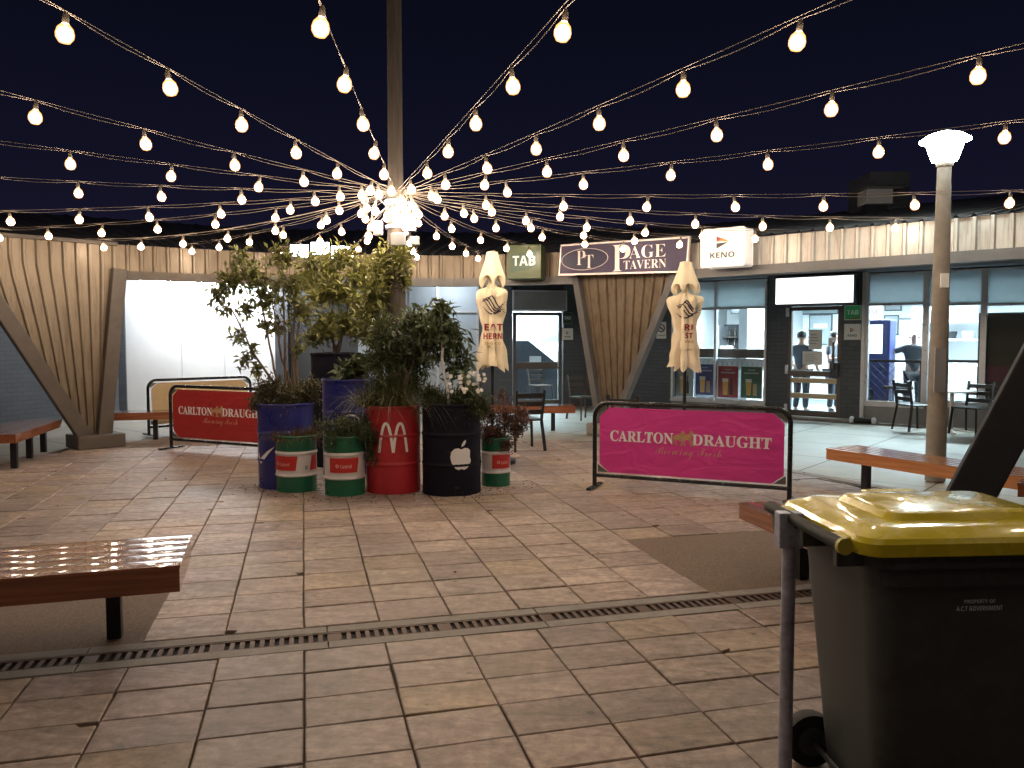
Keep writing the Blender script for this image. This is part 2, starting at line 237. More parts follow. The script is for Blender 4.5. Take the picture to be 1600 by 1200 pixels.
# ------------------------------------------------------------------ mesh building
class MB:
    def __init__(s): s.v = []; s.f = []
    def add(s, vs, fs):
        o = len(s.v); s.v += [tuple(x) for x in vs]; s.f += [tuple(i + o for i in f) for f in fs]; return s
    def box(s, x0, x1, y0, y1, z0, z1, T=None):
        vs = [Vector((x, y, z)) for x in (x0, x1) for y in (y0, y1) for z in (z0, z1)]
        if T: vs = [T @ p for p in vs]
        return s.add(vs, [(0, 1, 3, 2), (4, 6, 7, 5), (0, 4, 5, 1), (2, 3, 7, 6), (0, 2, 6, 4), (1, 5, 7, 3)])
    def bar(s, p, q, w, h, up=(0, 0, 1)):
        p = Vector(p); q = Vector(q); d = (q - p).normalized(); u = Vector(up); sd = d.cross(u)
        if sd.length < 1e-4: sd = d.cross(Vector((1, 0, 0)))
        sd.normalize(); u = sd.cross(d)
        vs = [a + sd * (w / 2 * i) + u * (h / 2 * j) for a in (p, q) for i, j in ((-1, -1), (1, -1), (1, 1), (-1, 1))]
        return s.add(vs, [(3, 2, 1, 0), (4, 5, 6, 7), (0, 1, 5, 4), (1, 2, 6, 5), (2, 3, 7, 6), (3, 0, 4, 7)])
    def tube(s, pts, r, n=8, closed=False, cap=True):
        pts = [Vector(p) for p in pts]; k = len(pts); rs = r if isinstance(r, (list, tuple)) else [r] * k
        ref = None; vs = []
        for i, p in enumerate(pts):
            a = pts[(i - 1) % k] if (closed or i > 0) else p; b = pts[(i + 1) % k] if (closed or i < k - 1) else p
            d = (b - a).normalized()
            if ref is None: ref = d.cross(Vector((0, 0, 1)) if abs(d.z) < .9 else Vector((1, 0, 0))).normalized()
            ref = (ref - d * ref.dot(d)).normalized(); bi = d.cross(ref)
            vs += [p + (ref * math.cos(2 * math.pi * j / n) + bi * math.sin(2 * math.pi * j / n)) * rs[i] for j in range(n)]
        fs = []
        for i in range(k if closed else k - 1):
            for j in range(n):
                a = i * n + j; b = i * n + (j + 1) % n; c = ((i + 1) % k) * n
                fs.append((a, b, c + (j + 1) % n, c + j))
        if cap and not closed: fs += [tuple(range(n - 1, -1, -1)), tuple(range((k - 1) * n, k * n))]
        return s.add(vs, fs)
    def lathe(s, prof, n=24, c=(0, 0, 0), cap=True, T=None, fn=None):
        vs = []; c = Vector(c)
        for r, z in prof:
            for j in range(n):
                a = 2 * math.pi * j / n; rr = r * (fn(a, z) if fn else 1)
                p = Vector((rr * math.cos(a), rr * math.sin(a), z)); vs.append(c + (T @ p if T else p))
        fs = [(i * n + j, i * n + (j + 1) % n, (i + 1) * n + (j + 1) % n, (i + 1) * n + j) for i in range(len(prof) - 1) for j in range(n)]
        if cap: fs += [tuple(range(n - 1, -1, -1)), tuple(range((len(prof) - 1) * n, len(prof) * n))]
        return s.add(vs, fs)
    def prism(s, poly, y0, y1, T=None):        # polygon in x,z pushed from y0 (front) to y1
        k = len(poly); vs = [Vector((x, y0, z)) for x, z in poly] + [Vector((x, y1, z)) for x, z in poly]
        if T: vs = [T @ p for p in vs]
        return s.add(vs, [tuple(range(k)), tuple(range(2 * k - 1, k - 1, -1))] + [(i, (i + 1) % k, k + (i + 1) % k, k + i) for i in range(k)])
    def build(s, name, m, parent=None, smooth=False, bevel=0, seg=2, recalc=True):
        me = bpy.data.meshes.new(name); me.from_pydata(s.v, [], s.f)
        if recalc or bevel:
            bm = bmesh.new(); bm.from_mesh(me)
            if bevel:
                ed = [e for e in bm.edges if len(e.link_faces) == 2 and e.calc_face_angle(0) > R(35)]
                bmesh.ops.bevel(bm, geom=ed, offset=bevel, segments=seg, affect='EDGES', profile=.6, clamp_overlap=True)
            if recalc: bmesh.ops.recalc_face_normals(bm, faces=bm.faces)
            bm.to_mesh(me); bm.free()
        if smooth:
            me.shade_smooth(); me.set_sharp_from_angle(angle=R(42 if smooth is True else smooth))
        me.materials.append(m); o = bpy.data.objects.new(name, me); COL.objects.link(o)
        if parent: o.parent = parent
        return o
def tag(o, label=None, cat=None, group=None, kind=None):
    if label: o['label'] = label
    if cat: o['category'] = cat
    if group: o['group'] = group
    if kind: o['kind'] = kind
    return o
def thing(name, label, cat, loc=(0, 0, 0), rz=0, group=None, rot=None):
    o = bpy.data.objects.new(name, None); COL.objects.link(o); o.location = loc; o.rotation_euler = rot or (0, 0, rz); o.empty_display_size = .1
    return tag(o, label, cat, group)
def dup(root, loc, rz, label=None, group=None):
    r = root.copy(); COL.objects.link(r); r.location = loc; r.rotation_euler = (0, 0, rz)
    if label: r['label'] = label
    if group: r['group'] = group
    for ch in root.children:
        c = ch.copy(); COL.objects.link(c); c.parent = r
        for g in ch.children:
            d = g.copy(); COL.objects.link(d); d.parent = c
    return r
def rrect(w, h, r, n=6, cx=0, cz=0):
    out = []
    for (sx_, sz_, a0) in ((1, 1, 0), (-1, 1, 90), (-1, -1, 180), (1, -1, 270)):
        for i in range(n + 1):
            a = R(a0 + 90 * i / n); out.append((cx + sx_ * (w / 2 - r) + r * math.cos(a), cz + sz_ * (h / 2 - r) + r * math.sin(a)))
    return out
def ell(rx, rz, n=28, cx=0, cz=0, rot=0):
    c, s_ = math.cos(rot), math.sin(rot)
    return [(cx + rx * math.cos(t) * c - rz * math.sin(t) * s_, cz + rx * math.cos(t) * s_ + rz * math.sin(t) * c) for t in (2 * math.pi * i / n for i in range(n))]
def styled(txt, style):
    base = {'serif': (0x1D400, 0x1D41A), 'sans': (0x1D5D4, 0x1D5EE), 'script': (0x1D4D0, 0x1D4EA)}.get(style)
    if not base: return txt
    return ''.join(chr(base[0] + ord(c) - 65) if 'A' <= c <= 'Z' else chr(base[1] + ord(c) - 97) if 'a' <= c <= 'z' else c for c in txt)
def text_mb(txt, style, cx, cz, w, h, y, offset=0.0, shear=0.0, wrap=None, thick=.0015, res=4):
    cu = bpy.data.curves.new('lettering', 'FONT'); cu.body = styled(txt, style); cu.offset = offset; cu.resolution_u = res
    o = bpy.data.objects.new('lettering', cu); COL.objects.link(o)
    dg = bpy.context.evaluated_depsgraph_get(); dg.update()
    me = bpy.data.meshes.new_from_object(o.evaluated_get(dg))
    vs = [v.co.copy() for v in me.vertices]; fs = [tuple(p.vertices) for p in me.polygons]
    bpy.data.objects.remove(o); bpy.data.curves.remove(cu); bpy.data.meshes.remove(me)
    x0 = min(v.x for v in vs); x1 = max(v.x for v in vs); y0 = min(v.y for v in vs); y1 = max(v.y for v in vs)
    k = w / (x1 - x0); kh = (h / (y1 - y0)) if h else k
    out = []
    for v in vs:
        x = (v.x - (x0 + x1) / 2) * k; z = (v.y - (y0 + y1) / 2) * kh; x += shear * z
        x += cx; z += cz
        out.append(wrap(x, z, y) if wrap else Vector((x, y, z)))
    return MB().add(out, fs)
def text(parent, txt, style, cx, cz, w, h, y, m, name='lettering', **kw):
    return text_mb(txt, style, cx, cz, w, h, y, **kw).build(name, m, parent, recalc=False)

# ------------------------------------------------------------------ setting: ground
MB().add([(-60, -30, -.0185), (60, -30, -.0185), (60, 90, -.0185), (-60, 90, -.0185)], [(0, 1, 2, 3)]).build('ground', M['grout'], recalc=False)['kind'] = 'structure'
GA = R(14.6)                                         # paving grid turned with the drain
gx = Vector((math.cos(GA), math.sin(GA), 0)); gy = Vector((-math.sin(GA), math.cos(GA), 0))
DR0 = ground(0, 1041); DR1 = ground(1220, 930)
drain_c = (DR0 + DR1) / 2
def gpt(a, b, z=0): return drain_c + gx * a + gy * b + Vector((0, 0, z))
def gloc(p): d = Vector(p) - drain_c; return d.dot(gx), d.dot(gy)
AP0 = ground(1240, 737); AP1 = ground(1600, 802); apd = (AP1 - AP0).normalized(); apn = Vector((-apd.y, apd.x, 0))   # apron edge, right
if apn.x < 0: apn = -apn
padL = [gloc(ground(*p)) for p in ((328, 880), (292, 995))]; padR = [gloc(ground(*p)) for p in ((1053, 826), (1162, 921))]
def on_apron(p):
    if (p - AP0).dot(apn) > -.02: return True
    if p.y > 12.2 + .12 * abs(p.x + 2): return True
    return p.x < -6.6 and p.y > 8
def in_pad(a, b):
    if b > .18 and b < 1.62 and a < padL[1][0] - .02: return True
    return b > .18 and b < 1.65 and a > padR[1][0] - .15
rnd = random.Random(3)
pv = MB()
def tile(a0, a1, b0, b1):
    c = gpt((a0 + a1) / 2, (b0 + b1) / 2)
    if c.y < .6 or abs(c.x) > c.y * .75 + 1.5: return
    if on_apron(c) or in_pad((a0 + a1) / 2, (b0 + b1) / 2): return
    h = rnd.uniform(-.003, .003); tx = rnd.uniform(-.007, .007); ty = rnd.uniform(-.007, .007)
    j = lambda: rnd.uniform(-.003, .003)
    cs = [(a0 + j(), b0 + j()), (a1 + j(), b0 + j()), (a1 + j(), b1 + j()), (a0 + j(), b1 + j())]
    if rnd.random() < .05:                            # a chipped corner
        k = rnd.randrange(4); p = cs[k]; nx = cs[(k + 1) % 4]; pr = cs[k - 1]; t1 = rnd.uniform(.06, .22); t2 = rnd.uniform(.06, .22)
        mid = ((p[0] * .72 + (nx[0] + pr[0]) * .14), (p[1] * .72 + (nx[1] + pr[1]) * .14))
        cs[k:k + 1] = [(p[0] + (pr[0] - p[0]) * t1, p[1] + (pr[1] - p[1]) * t1), mid, (p[0] + (nx[0] - p[0]) * t2, p[1] + (nx[1] - p[1]) * t2)]
    am, bm_ = (a0 + a1) / 2, (b0 + b1) / 2; n = len(cs)
    zz = lambda a, b: h + (a - am) * tx + (b - bm_) * ty
    top = [gpt(am + (a - am) * .975, bm_ + (b - bm_) * .97, zz(a, b)) for a, b in cs]
    edg = [gpt(a, b, zz(a, b) - .004) for a, b in cs]; low = [gpt(a, b, -.028) for a, b in cs]
    pv.add(top + edg + low, [tuple(range(n))] + [(i, n + i, n + (i + 1) % n, (i + 1) % n) for i in range(n)] + [(n + i, 2 * n + i, 2 * n + (i + 1) % n, n + (i + 1) % n) for i in range(n)])
TW = .415; J = .0042
def rows(b_start, step, count, sgn, shift):
    b = b_start
    for r_ in range(count):
        th = step * rnd.choice((1, 1, 1, .97, 1.03)); b2 = b + sgn * th
        lo, hi = (b, b2) if sgn > 0 else (b2, b)
        for i in range(-26, 26):
            a = i * TW + shift; tile(a + J, a + TW - J, lo + J, hi - J)
        b = b2
a_ref = gloc(ground(475, 1195))[0] % TW
rows(.17, .345, 30, 1, a_ref); rows(-.17, .285, 12, -1, a_ref)
pv.build('pavement', M['paver'], recalc=False)['kind'] = 'structure'
# aggregate pads and concrete apron
def poly_ground(name, pts, z, m):
    o = MB().add([(p[0], p[1], z) for p in pts], [tuple(range(len(pts)))]).build(name, m); o['kind'] = 'structure'; return o
poly_ground('aggregate_pad', [gpt(-6, .16), gpt(padL[1][0] + .12, .16), gpt(padL[1][0] + .12, 1.72), gpt(-6, 1.72)], -.0062, M['aggregate'])
poly_ground('aggregate_pad', [gpt(padR[1][0] - .42, .16), gpt(4.8, .16), gpt(4.8, 1.75), gpt(padR[1][0] - .42, 1.75)], -.0062, M['aggregate'])
fx = Vector((.771, -.637, 0)); fy = Vector((.637, .771, 0))
def apron(z, planes):
    ap = MB()
    for i in range(-16, 16):
        for k in range(-12, 14):
            vs = [AP0 + fx * (i * 1.5 + da) + fy * (k * 1.5 + db) for da, db in ((.008, .008), (1.492, .008), (1.492, 1.492), (.008, 1.492))]
            c = sum(vs, Vector()) / 4
            if 2 < c.y < 30 and -22 < c.x < 22: ap.add([(v.x, v.y, z) for v in vs], [(0, 1, 2, 3)])
    bm_ = bmesh.new(); vm = [bm_.verts.new(v) for v in ap.v]
    for f in ap.f: bm_.faces.new([vm[i] for i in f])
    for co, no in planes: bmesh.ops.bisect_plane(bm_, geom=bm_.verts[:] + bm_.edges[:] + bm_.faces[:], plane_co=co, plane_no=no, clear_inner=True)
    me = bpy.data.meshes.new('concrete_apron'); bm_.to_mesh(me); bm_.free(); me.materials.append(M['concrete'])
    o = bpy.data.objects.new('concrete_apron', me); COL.objects.link(o); o['kind'] = 'structure'
BK = Vector((-2, 12.2, 0)); nR = Vector((-.12, 1, 0)); nL = Vector((.12, 1, 0))
apron(-.0125, [(AP0, apn)])
apron(-.0137, [(AP0 + apn * .01, -apn), (BK, nR), (BK, Vector((1, 0, 0)))])
apron(-.0149, [(BK, nL), (BK + Vector((.004, 0, 0)), Vector((-1, 0, 0)))])
apron(-.0161, [(Vector((-6.6, 8, 0)), Vector((-1, 0, 0))), (Vector((-6.6, 8, 0)), Vector((0, 1, 0))), (BK, -nL)])
kerb = MB()
kerb.bar(AP0 - apd * 2.0 + Vector((0, 0, -.008)), AP0 + apd * 7 + Vector((0, 0, -.008)), .14, .03)
kerb.build('apron_edge_strip', M['dconc'])['kind'] = 'structure'
MB().bar(AP0 - apd * 2.0 - apn * .14 + Vector((0, 0, -.012)), AP0 + apd * 7 - apn * .14 + Vector((0, 0, -.012)), .05, .022).build('apron_gutter_shade', M['black'])['kind'] = 'structure'  # solid black bar stands in for the shade inside the groove
# drain
dr = thing('floor_drain', 'long slotted rusty iron drain grate crossing the paving', 'drain', drain_c, GA)
st = MB()
for sgn in (-1, 1):
    x = -9
    while x < 7.5:
        st.box(x + .003, x + 1.197, sgn * .115 - .045, sgn * .115 + .045, -.03, -.001); x += 1.2
st.build('edging_strip', M['dconc'], dr, bevel=.004)
g = MB()
for sgn in (-1, 1): g.box(-9, 7.5, sgn * .06 - .008, sgn * .06 + .008, -.03, -.004)
x = -9
k = 0
while x < 7.5:
    g.box(x, x + (.024 if k % 12 else .05), -.052, .052, -.016, -.006); x += .05; k += 1
g.build('grate', M['iron'], dr, recalc=False)
MB().box(-9, 7.5, -.068, .068, -.022, -.0168).build('channel_shade', M['black'], dr)  # black sheet under the slots stands in for the drain's shade

# ------------------------------------------------------------------ buildings round the court
F = [Vector(p) for p in ((-9.6, 8.2, 0), (-7.25, 10.75, 0), (-5.95, 12.1, 0), (-4.0, 13.3, 0), (-1.0, 13.75, 0), (1.1, 13.1, 0), (2.5, 12.1, 0), (6.3, 8.5, 0), (9.0, 5.9, 0))]
def outn(i):
    ns = []
    for a, b in ((i - 1, i), (i, i + 1)):
        if 0 <= a and b < len(F):
            d = (F[b] - F[a]).normalized(); ns.append(Vector((-d.y, d.x, 0)))
    n = sum(ns, Vector()).normalized(); return n / n.dot(ns[0])
ON = [outn(i) for i in range(len(F))]
ZB, ZF, ZT = 2.50, 2.63, 3.02
def profile_s(L, pitch=.2, rib=.05, d=.035, start=.0):
    pts = [(0, 0)]; s_ = start
    while s_ + pitch < L:
        pts += [(s_ + pitch - rib * 1.5, 0), (s_ + pitch - rib, d), (s_ + pitch - rib * .35, d), (s_ + pitch, 0)]; s_ += pitch
    pts.append((L, 0)); return pts
shop = thing('shop_building', 'low grey building with white panel walls curving behind the planted drums', 'building', (-3, 17, 0))
tav = thing('tavern_building', 'low tavern building with painted brick and lit windows on the right', 'building', (5.64, 16.4, 0), math.atan2(-2.0, 2.42))
bpy.context.view_layer.update()
def inv(o): return o.matrix_world.inverted()
def wbuild(mb, name, m, parent, **k):
    T = inv(parent); mb.v = [tuple(T @ Vector(v)) for v in mb.v]; return mb.build(name, m, parent, **k)
def seg_owner(i): return tav if i >= 5 else shop
for i in range(len(F) - 1):
    a, b = F[i], F[i + 1]; L = (b - a).length; d = (b - a).normalized(); own = seg_owner(i)
    nrm = Vector((-d.y, d.x, 0)); fm = M['fasc'] if i >= 6 else M['corr']
    if i not in (1, 5):
        sheet = MB(); pr = profile_s(L, .19, .045, .03)
        vs = []
        for s_, o_ in pr:
            p = a + d * s_ - nrm * o_; vs += [(p.x, p.y, ZF), (p.x, p.y, ZT)]
        sheet.add(vs, [(2 * k, 2 * k + 2, 2 * k + 3, 2 * k + 1) for k in range(len(pr) - 1)])
        wbuild(sheet, 'fascia', fm, own)
        bm1 = MB(); n0 = -ON[i] * .05; n1 = -ON[i + 1] * .05
        for z0, z1, e0, e1 in ((ZB, ZF, .045, -.12),):
            q = [a - ON[i] * e0, b - ON[i + 1] * e0, b - ON[i + 1] * e1, a - ON[i] * e1]
            bm1.add([(p.x, p.y, z) for z in (z0, z1) for p in q], [(0, 1, 2, 3), (4, 5, 6, 7), (0, 1, 5, 4), (1, 2, 6, 5), (2, 3, 7, 6), (3, 0, 4, 7)])
        wbuild(bm1, 'edge_beam', M['beam'] if i < 3 else M['gbeam'], own)
    # roof sheet with ribs, sloping up and away
    rf = MB(); pr = profile_s(L, .19, .045, .03); vs = []
    for s_, o_ in pr:
        t = s_ / L; p = a + d * s_; q = (a + ON[i] * 8) * (1 - t) + (b + ON[i + 1] * 8) * t
        p = p - nrm * .04; vs += [(p.x, p.y, ZT + o_), (q.x, q.y, ZT + 1.45 + o_)]
    rf.add(vs, [(2 * k, 2 * k + 2, 2 * k + 3, 2 * k + 1) for k in range(len(pr) - 1)])
    wbuild(rf, 'roof', M['roofm'], own)
    q = [a + ON[i] * .1, b + ON[i + 1] * .1, b + ON[i + 1] * 8, a + ON[i] * 8]
    so = MB().add([(p.x, p.y, 2.9) for p in q], [(0, 1, 2, 3)]); wbuild(so, 'soffit', M['soffit'], own)

# V shaped supports
def vsupport(label, tl, tr, base, ztop, panel_m, arm_m, armw, foot, group='V shaped supports', frame_top=True):
    tl = Vector(tl); tr = Vector(tr); base = Vector(base)
    root = thing('v_support', label, 'support', base, 0, group)
    L = (tr - tl).length; d = (tr - tl).normalized(); pl = MB(); n = Vector((-d.y, d.x, 0))
    s0 = (base - tl).dot(d); s0 = min(max(s0, .12), L - .12); off = (base - tl).dot(n)
    pr = profile_s(L, .17, .04, .032); rows_ = 6; vs = []
    def P(s_, z, o_): return tl + d * s_ + n * (off * (1 - z / ZF)) - n * o_ + Vector((0, 0, z)) - base
    CV = .55
    def zlow(s_):
        w_ = s_ / (s0 - (s0 - s_) * CV) if s_ < s0 else (L - s_) / ((L - s0) - (s_ - s0) * CV)
        return max(.08, ZF * (1 - min(1, max(0, w_))))
    # ribs fan toward the foot like sheets cut to the V
    for s_, o_ in pr:
        for k in range(rows_ + 1):
            z = zlow(s_) + (ztop - zlow(s_)) * k / rows_
            vs.append(P(s_ + (s0 - s_) * CV * max(0, 1 - z / ZF), z, o_))
    w = rows_ + 1
    pl.add(vs, [(i * w + k, (i + 1) * w + k, (i + 1) * w + k + 1, i * w + k + 1) for i in range(len(pr) - 1) for k in range(rows_)])
    pl.build('ribbed_panel', panel_m, root)
    for (sa, sb) in ((s0 - .08, -.02), (s0 + .08, L + .02)):
        p = P(sa, .02, .05); q = P(sb, ZF + .02, .05); MB().bar(p, q, armw, .16, up=tuple(n)).build('arm', arm_m, root, bevel=.012)
    fw = foot; MB().box(-fw, fw, -.28, .28, 0, .2, Matrix.Rotation(math.atan2(d.y, d.x), 4, 'Z')).build('footing', M['dconc'] if foot < .3 else M['beam'], root, bevel=.02)
    if frame_top:
        p = P(0, ztop, .06); q = P(L, ztop, .06); MB().bar(p, q, .05, .06, up=tuple(n)).build('capping', M['beam'], root)
    return root
vsupport('wide beige ribbed metal V support with brown arms left of the white lit wall', F[1], F[2], (-6.2, 11.85, 0), ZT, M['corr'], M['beam'], .2, .33)
vsupport('narrow beige ribbed metal V support beneath the purple tavern sign', F[5], F[6], (1.62, 13.45, 0), ZT, M['corr'], M['gbeam'], .11, .26)
sb = thing('slanted_beam', 'near black slanted beam rising past the timber bench behind the bin', 'support', (3.28, 6.05, 0))
MB().bar((0, 0, -.02), (1.26 * .88, -1.26 * .476, 3.0), .30, .26, up=(.476, .88, 0)).build('beam', M['darkbeam'], sb, bevel=.015)
MB().box(-.35, .4, -.3, .3, 0, .16).build('footing', M['dconc'], sb, bevel=.02)

# ------------------------------------------------------------------ facade helper
class Fac:
    def __init__(s, o):
        s.o = o; bpy.context.view_layer.update(); s.M = o.matrix_world.copy(); s.I = s.M.inverted(); s.rz = o.rotation_euler.z
    def sz(s, px, py, off=0.0):
        d = s.I.to_3x3() @ ray(px, py); c = s.I @ CP; t = (off - c.y) / d.y; p = c + d * t; return p.x, p.z
    def s(s_, px, off=0.0): return s_.sz(px, 600, off)[0]
    def W(s, x, y, z): return s.M @ Vector((x, y, z))
TF = Fac(tav)
def pier(F_, par, px0, px1, m, z0=0, z1=2.9, th=.23, name='wall'):
    return MB().box(F_.s(px0), F_.s(px1), 0, th, z0, z1).build(name, m, par)
pier(TF, tav, 985, 1049, M['brick']); pier(TF, tav, 1197, 1229, M['brick']); pier(TF, tav, 1313, 1345, M['brick'])
MB().box(TF.s(1229), TF.s(1313), .002, .2, TF.sz(1270, 478)[1], 2.9).build('wall', M['dpanel'], tav)
def window(F_, par, px0, px1, mull, sill_z, tran_z, top_z, fm, tm, low_m, fw=.05, glass=True, y=0.0):
    a, b = F_.s(px0), F_.s(px1); ms = [F_.s(p) for p in mull]
    fr = MB(); fr.box(a, a + fw, y - .03, y + .07, sill_z, top_z); fr.box(b - fw, b, y - .03, y + .07, sill_z, top_z)
    for m_ in ms: fr.box(m_ - fw / 2, m_ + fw / 2, y - .028, y + .068, sill_z + fw, top_z - .03)
    edges = [a + fw] + [x for m_ in ms for x in (m_ - fw / 2, m_ + fw / 2)] + [b - fw]
    for i in range(0, len(edges), 2):
        fr.box(edges[i], edges[i + 1], y - .025, y + .065, sill_z + .001, sill_z + fw); fr.box(edges[i], edges[i + 1], y - .025, y + .065, tran_z - .025, tran_z + .025)
        fr.box(edges[i], edges[i + 1], y - .025, y + .065, top_z - .03, top_z)
    w = fr.build('window', fm, par)
    for i in range(0, len(edges), 2):
        if glass: MB().box(edges[i], edges[i + 1], y + .018, y + .024, sill_z + fw, tran_z - .025).build('pane', M['glass'], w)
        MB().box(edges[i], edges[i + 1], y + .015, y + .03, tran_z + .025, top_z - .03).build('transom_panel', tm, w)
    MB().box(a, b, y - .06, y + .06, sill_z - .05, sill_z).build('sill', fm, w)
    if low_m: MB().box(a, b, y, y + .12, 0, sill_z - .05).build('wall', low_m, par)
    return w
zt = lambda px, py: TF.sz(px, py)[1]
wA = window(TF, tav, 1049, 1197, [1117], zt(1120, 626), zt(1120, 482), 2.85, M['wframe'], M['transom'], M['gpanel'])
wB = window(TF, tav, 1351, 1444, [], zt(1400, 632), zt(1400, 475), 2.85, M['wframe'], M['transom'], M['gpanel'])
wC = window(TF, tav, 1444, 1534, [], zt(1490, 632), zt(1490, 475), 2.85, M['wframe'], M['transom'], M['gpanel'])
wD = window(TF, tav, 1534, 1680, [1612], zt(1580, 632), zt(1580, 475), 2.85, M['wframe'], M['transom'], M['gpanel'])
MB().box(TF.s(1345), TF.s(1351), -.05, .08, 0, 2.88).build('post', M['wframe'], tav, bevel=.005)
# tavern door
def door(F_, par, px0, px1, pytop, pybot, y, fm, rails, glass_tint=True):
    a, b = F_.s(px0), F_.s(px1); z1 = F_.sz((px0 + px1) / 2, pytop)[1]; fw = .075
    d = MB(); d.box(a, a + fw, y - .03, y + .06, .0, z1); d.box(b - fw, b, y - .03, y + .06, 0, z1); d.box(a + fw, b - fw, y - .028, y + .058, z1 - fw, z1)
    d.box(a + fw, b - fw, y - .02, y + .05, .02, .16)
    o = d.build('door', fm, par)
    for z_, h_, m_ in rails: MB().box(a + fw, b - fw, y - .03, y + .05, z_ - h_ / 2, z_ + h_ / 2).build('rail', m_, o)
    MB().box(a + fw, b - fw, y + .008, y + .014, .16, z1 - fw).build('pane', M['glass'], o)
    return o, a, b, z1
zz = lambda py: TF.sz(1270, py)[1]
td, da, db, dz = door(TF, tav, 1229, 1313, 479, 655, 0.04, M['gframe'], [(zz(584), .11, M['gframe']), (zz(595), .10, M['ply']), (zz(619), .10, M['ply'])])
MB().tube([(db - .12, -.03, zz(575)), (db - .12, -.09, zz(573)), (db - .12, -.09, zz(535)), (db - .12, -.03, zz(533))], .025, 8).build('handle', M['gframe'], td, smooth=True)
MB().box(db - .20, db - .03, -.05, .008, zz(588), zz(566)).build('lock_box', M['dpanel'], td, bevel=.01)
for py in (487, 578, 640):
    MB().box(da - .03, da + .03, -.045, .008, zz(py) - .09, zz(py) + .09).build('hinge', M['wframe'], td, bevel=.01)
MB().box(TF.s(1215), TF.s(1345), -.35, -.001, 0, .05).build('doorstep', M['dconc'], tav, bevel=.01)
# ------------------------------------------------------------------ tavern interior
s0i, s1i = TF.s(985), TF.s(1680) + 1; DEP = 5.2
it = MB(); MB().box(s0i, s1i, DEP, DEP + .1, 0, 2.8).build('back_wall', M['white'], tav)
MB().box(s0i - .1, s0i, .24, DEP, 0, 2.8).build('side_wall', M['white'], tav); MB().box(s1i, s1i + .1, .24, DEP, 0, 2.8).build('side_wall', M['white'], tav)
MB().box(s0i, s1i, .235, DEP, .0, .012).build('interior_floor', M['ifloor'], tav); MB().box(s0i, s1i, .235, DEP, 2.8, 2.86).build('interior_ceiling', M['white'], tav)
MB().box(TF.s(1190, 3.0), TF.s(1203, 3.0), 1.6, DEP, .012, 2.8).build('partition_wall', M['white'], tav)
for sa in (1085, 1165, 1260, 1400, 1490, 1570):
    c = TF.s(sa, 1.9)
    lt = thing('ceiling_light', {1085: 'lit square ceiling panel inside the far left tavern window', 1165: 'lit square ceiling panel above the bar shelves', 1260: 'lit square ceiling panel just inside the tavern door', 1400: 'lit square ceiling panel over the bald man', 1490: 'lit square ceiling panel in the kitchen window', 1570: 'lit square ceiling panel behind the brown blind'}[sa], 'ceiling light', TF.W(c, 1.9, 2.8), TF.rz, 'ceiling panels inside the tavern')
    MB().box(-.6, .6, -.3, .3, -.03, -.012).build('diffuser', M['panel_l'], lt)
    q = MB()
    q.box(-.63, -.6, -.33, .33, -.04, 0); q.box(.6, .63, -.33, .33, -.04, 0); q.box(-.6, .6, -.33, -.3, -.04, 0); q.box(-.6, .6, .3, .33, -.04, 0); q.build('frame', M['wframe'], lt)
def fthing(F_, name, label, cat, px, py_or_z, off, group=None, usez=False):
    s_, z_ = F_.sz(px, 600 if usez else py_or_z, off)
    return thing(name, label, cat, F_.W(s_, off, py_or_z if usez else z_), F_.rz, group)
# back bar with bottles
bb = fthing(TF, 'back_bar', 'dark back bar shelves with rows of bottles seen through the left window', 'shelf', 1163, .012, 4.6, usez=True)
c = MB(); wdt = 1.25
c.box(-wdt, wdt, .45, .5, 0, 2.0); c.box(-wdt, -wdt + .05, 0, .45, 0, 2.0); c.box(wdt - .05, wdt, 0, .45, 0, 2.0); c.build('cabinet', M['dpanel'], bb)
for z_ in (.9, 1.28, 1.66): MB().box(-wdt + .05, wdt - .05, .05, .45, z_ - .02, z_).build('shelf', M['gframe'], bb)
def bottle_mb(h=.28, r=.035): return MB().lathe([(r, 0), (r, h * .6), (r * .4, h * .75), (r * .36, h)], 8)
bt0 = None; rb = random.Random(5)
for z_ in (.9, 1.28, 1.66):
    for i in range(13):
        x = -1.1 + i * .18 + rb.uniform(-.03, .03); p = TF.W(*(TF.I @ (bb.matrix_basis @ Vector((x, .22, z_)))))
        if bt0 is None:
            bt0 = bottle_mb().build('bottle', M['bottle'], smooth=True); bo = bt0
            tag(bo, 'spirit bottle standing in a row on the back bar shelves', 'bottle', 'bottles on the back bar')
        else: bo = bt0.copy(); COL.objects.link(bo)
        bo.location = p; k = rb.uniform(.8, 1.15); bo.scale = (1, 1, k)
        if rb.random() < .5:
            me2 = bo.data
br = fthing(TF, 'bar_counter', 'long dark bar counter inside the left window', 'counter', 1150, .012, 2.6, usez=True)
MB().box(-1.9, 1.15, 0, .55, 0, 1.02).build('body', M['dpanel'], br); MB().box(-1.95, 1.2, -.06, .6, 1.02, 1.07).build('top', M['gframe'], br, bevel=.01)
tvs = fthing(TF, 'television', 'black television hung high above the bar', 'television', 1172, 2.25, 3.2, usez=True)
MB().box(-.55, .55, 0, .05, 0, .42).build('casing', M['black'], tvs, bevel=.01); MB().box(-.52, .52, -.004, -.001, .03, .39).build('screen', M['dpanel'], tvs)
nb = fthing(TF, 'notice_board', 'pale menu sheet hung in front of the bottles', 'notice', 1175, 1.0, 3.4, usez=True)
MB().box(-.35, .35, 0, .015, .25, .72).build('sheet', M['paper'], nb)
for i in range(5): MB().box(-.28, .1 + .03 * (i % 3), -.002, -.0005, .62 - i * .07, .64 - i * .07).build('print_line', M['greytext'], nb)
fg = fthing(TF, 'drinks_fridge', 'glass front drinks fridge by the left window', 'fridge', 1095, .012, 4.4, usez=True)
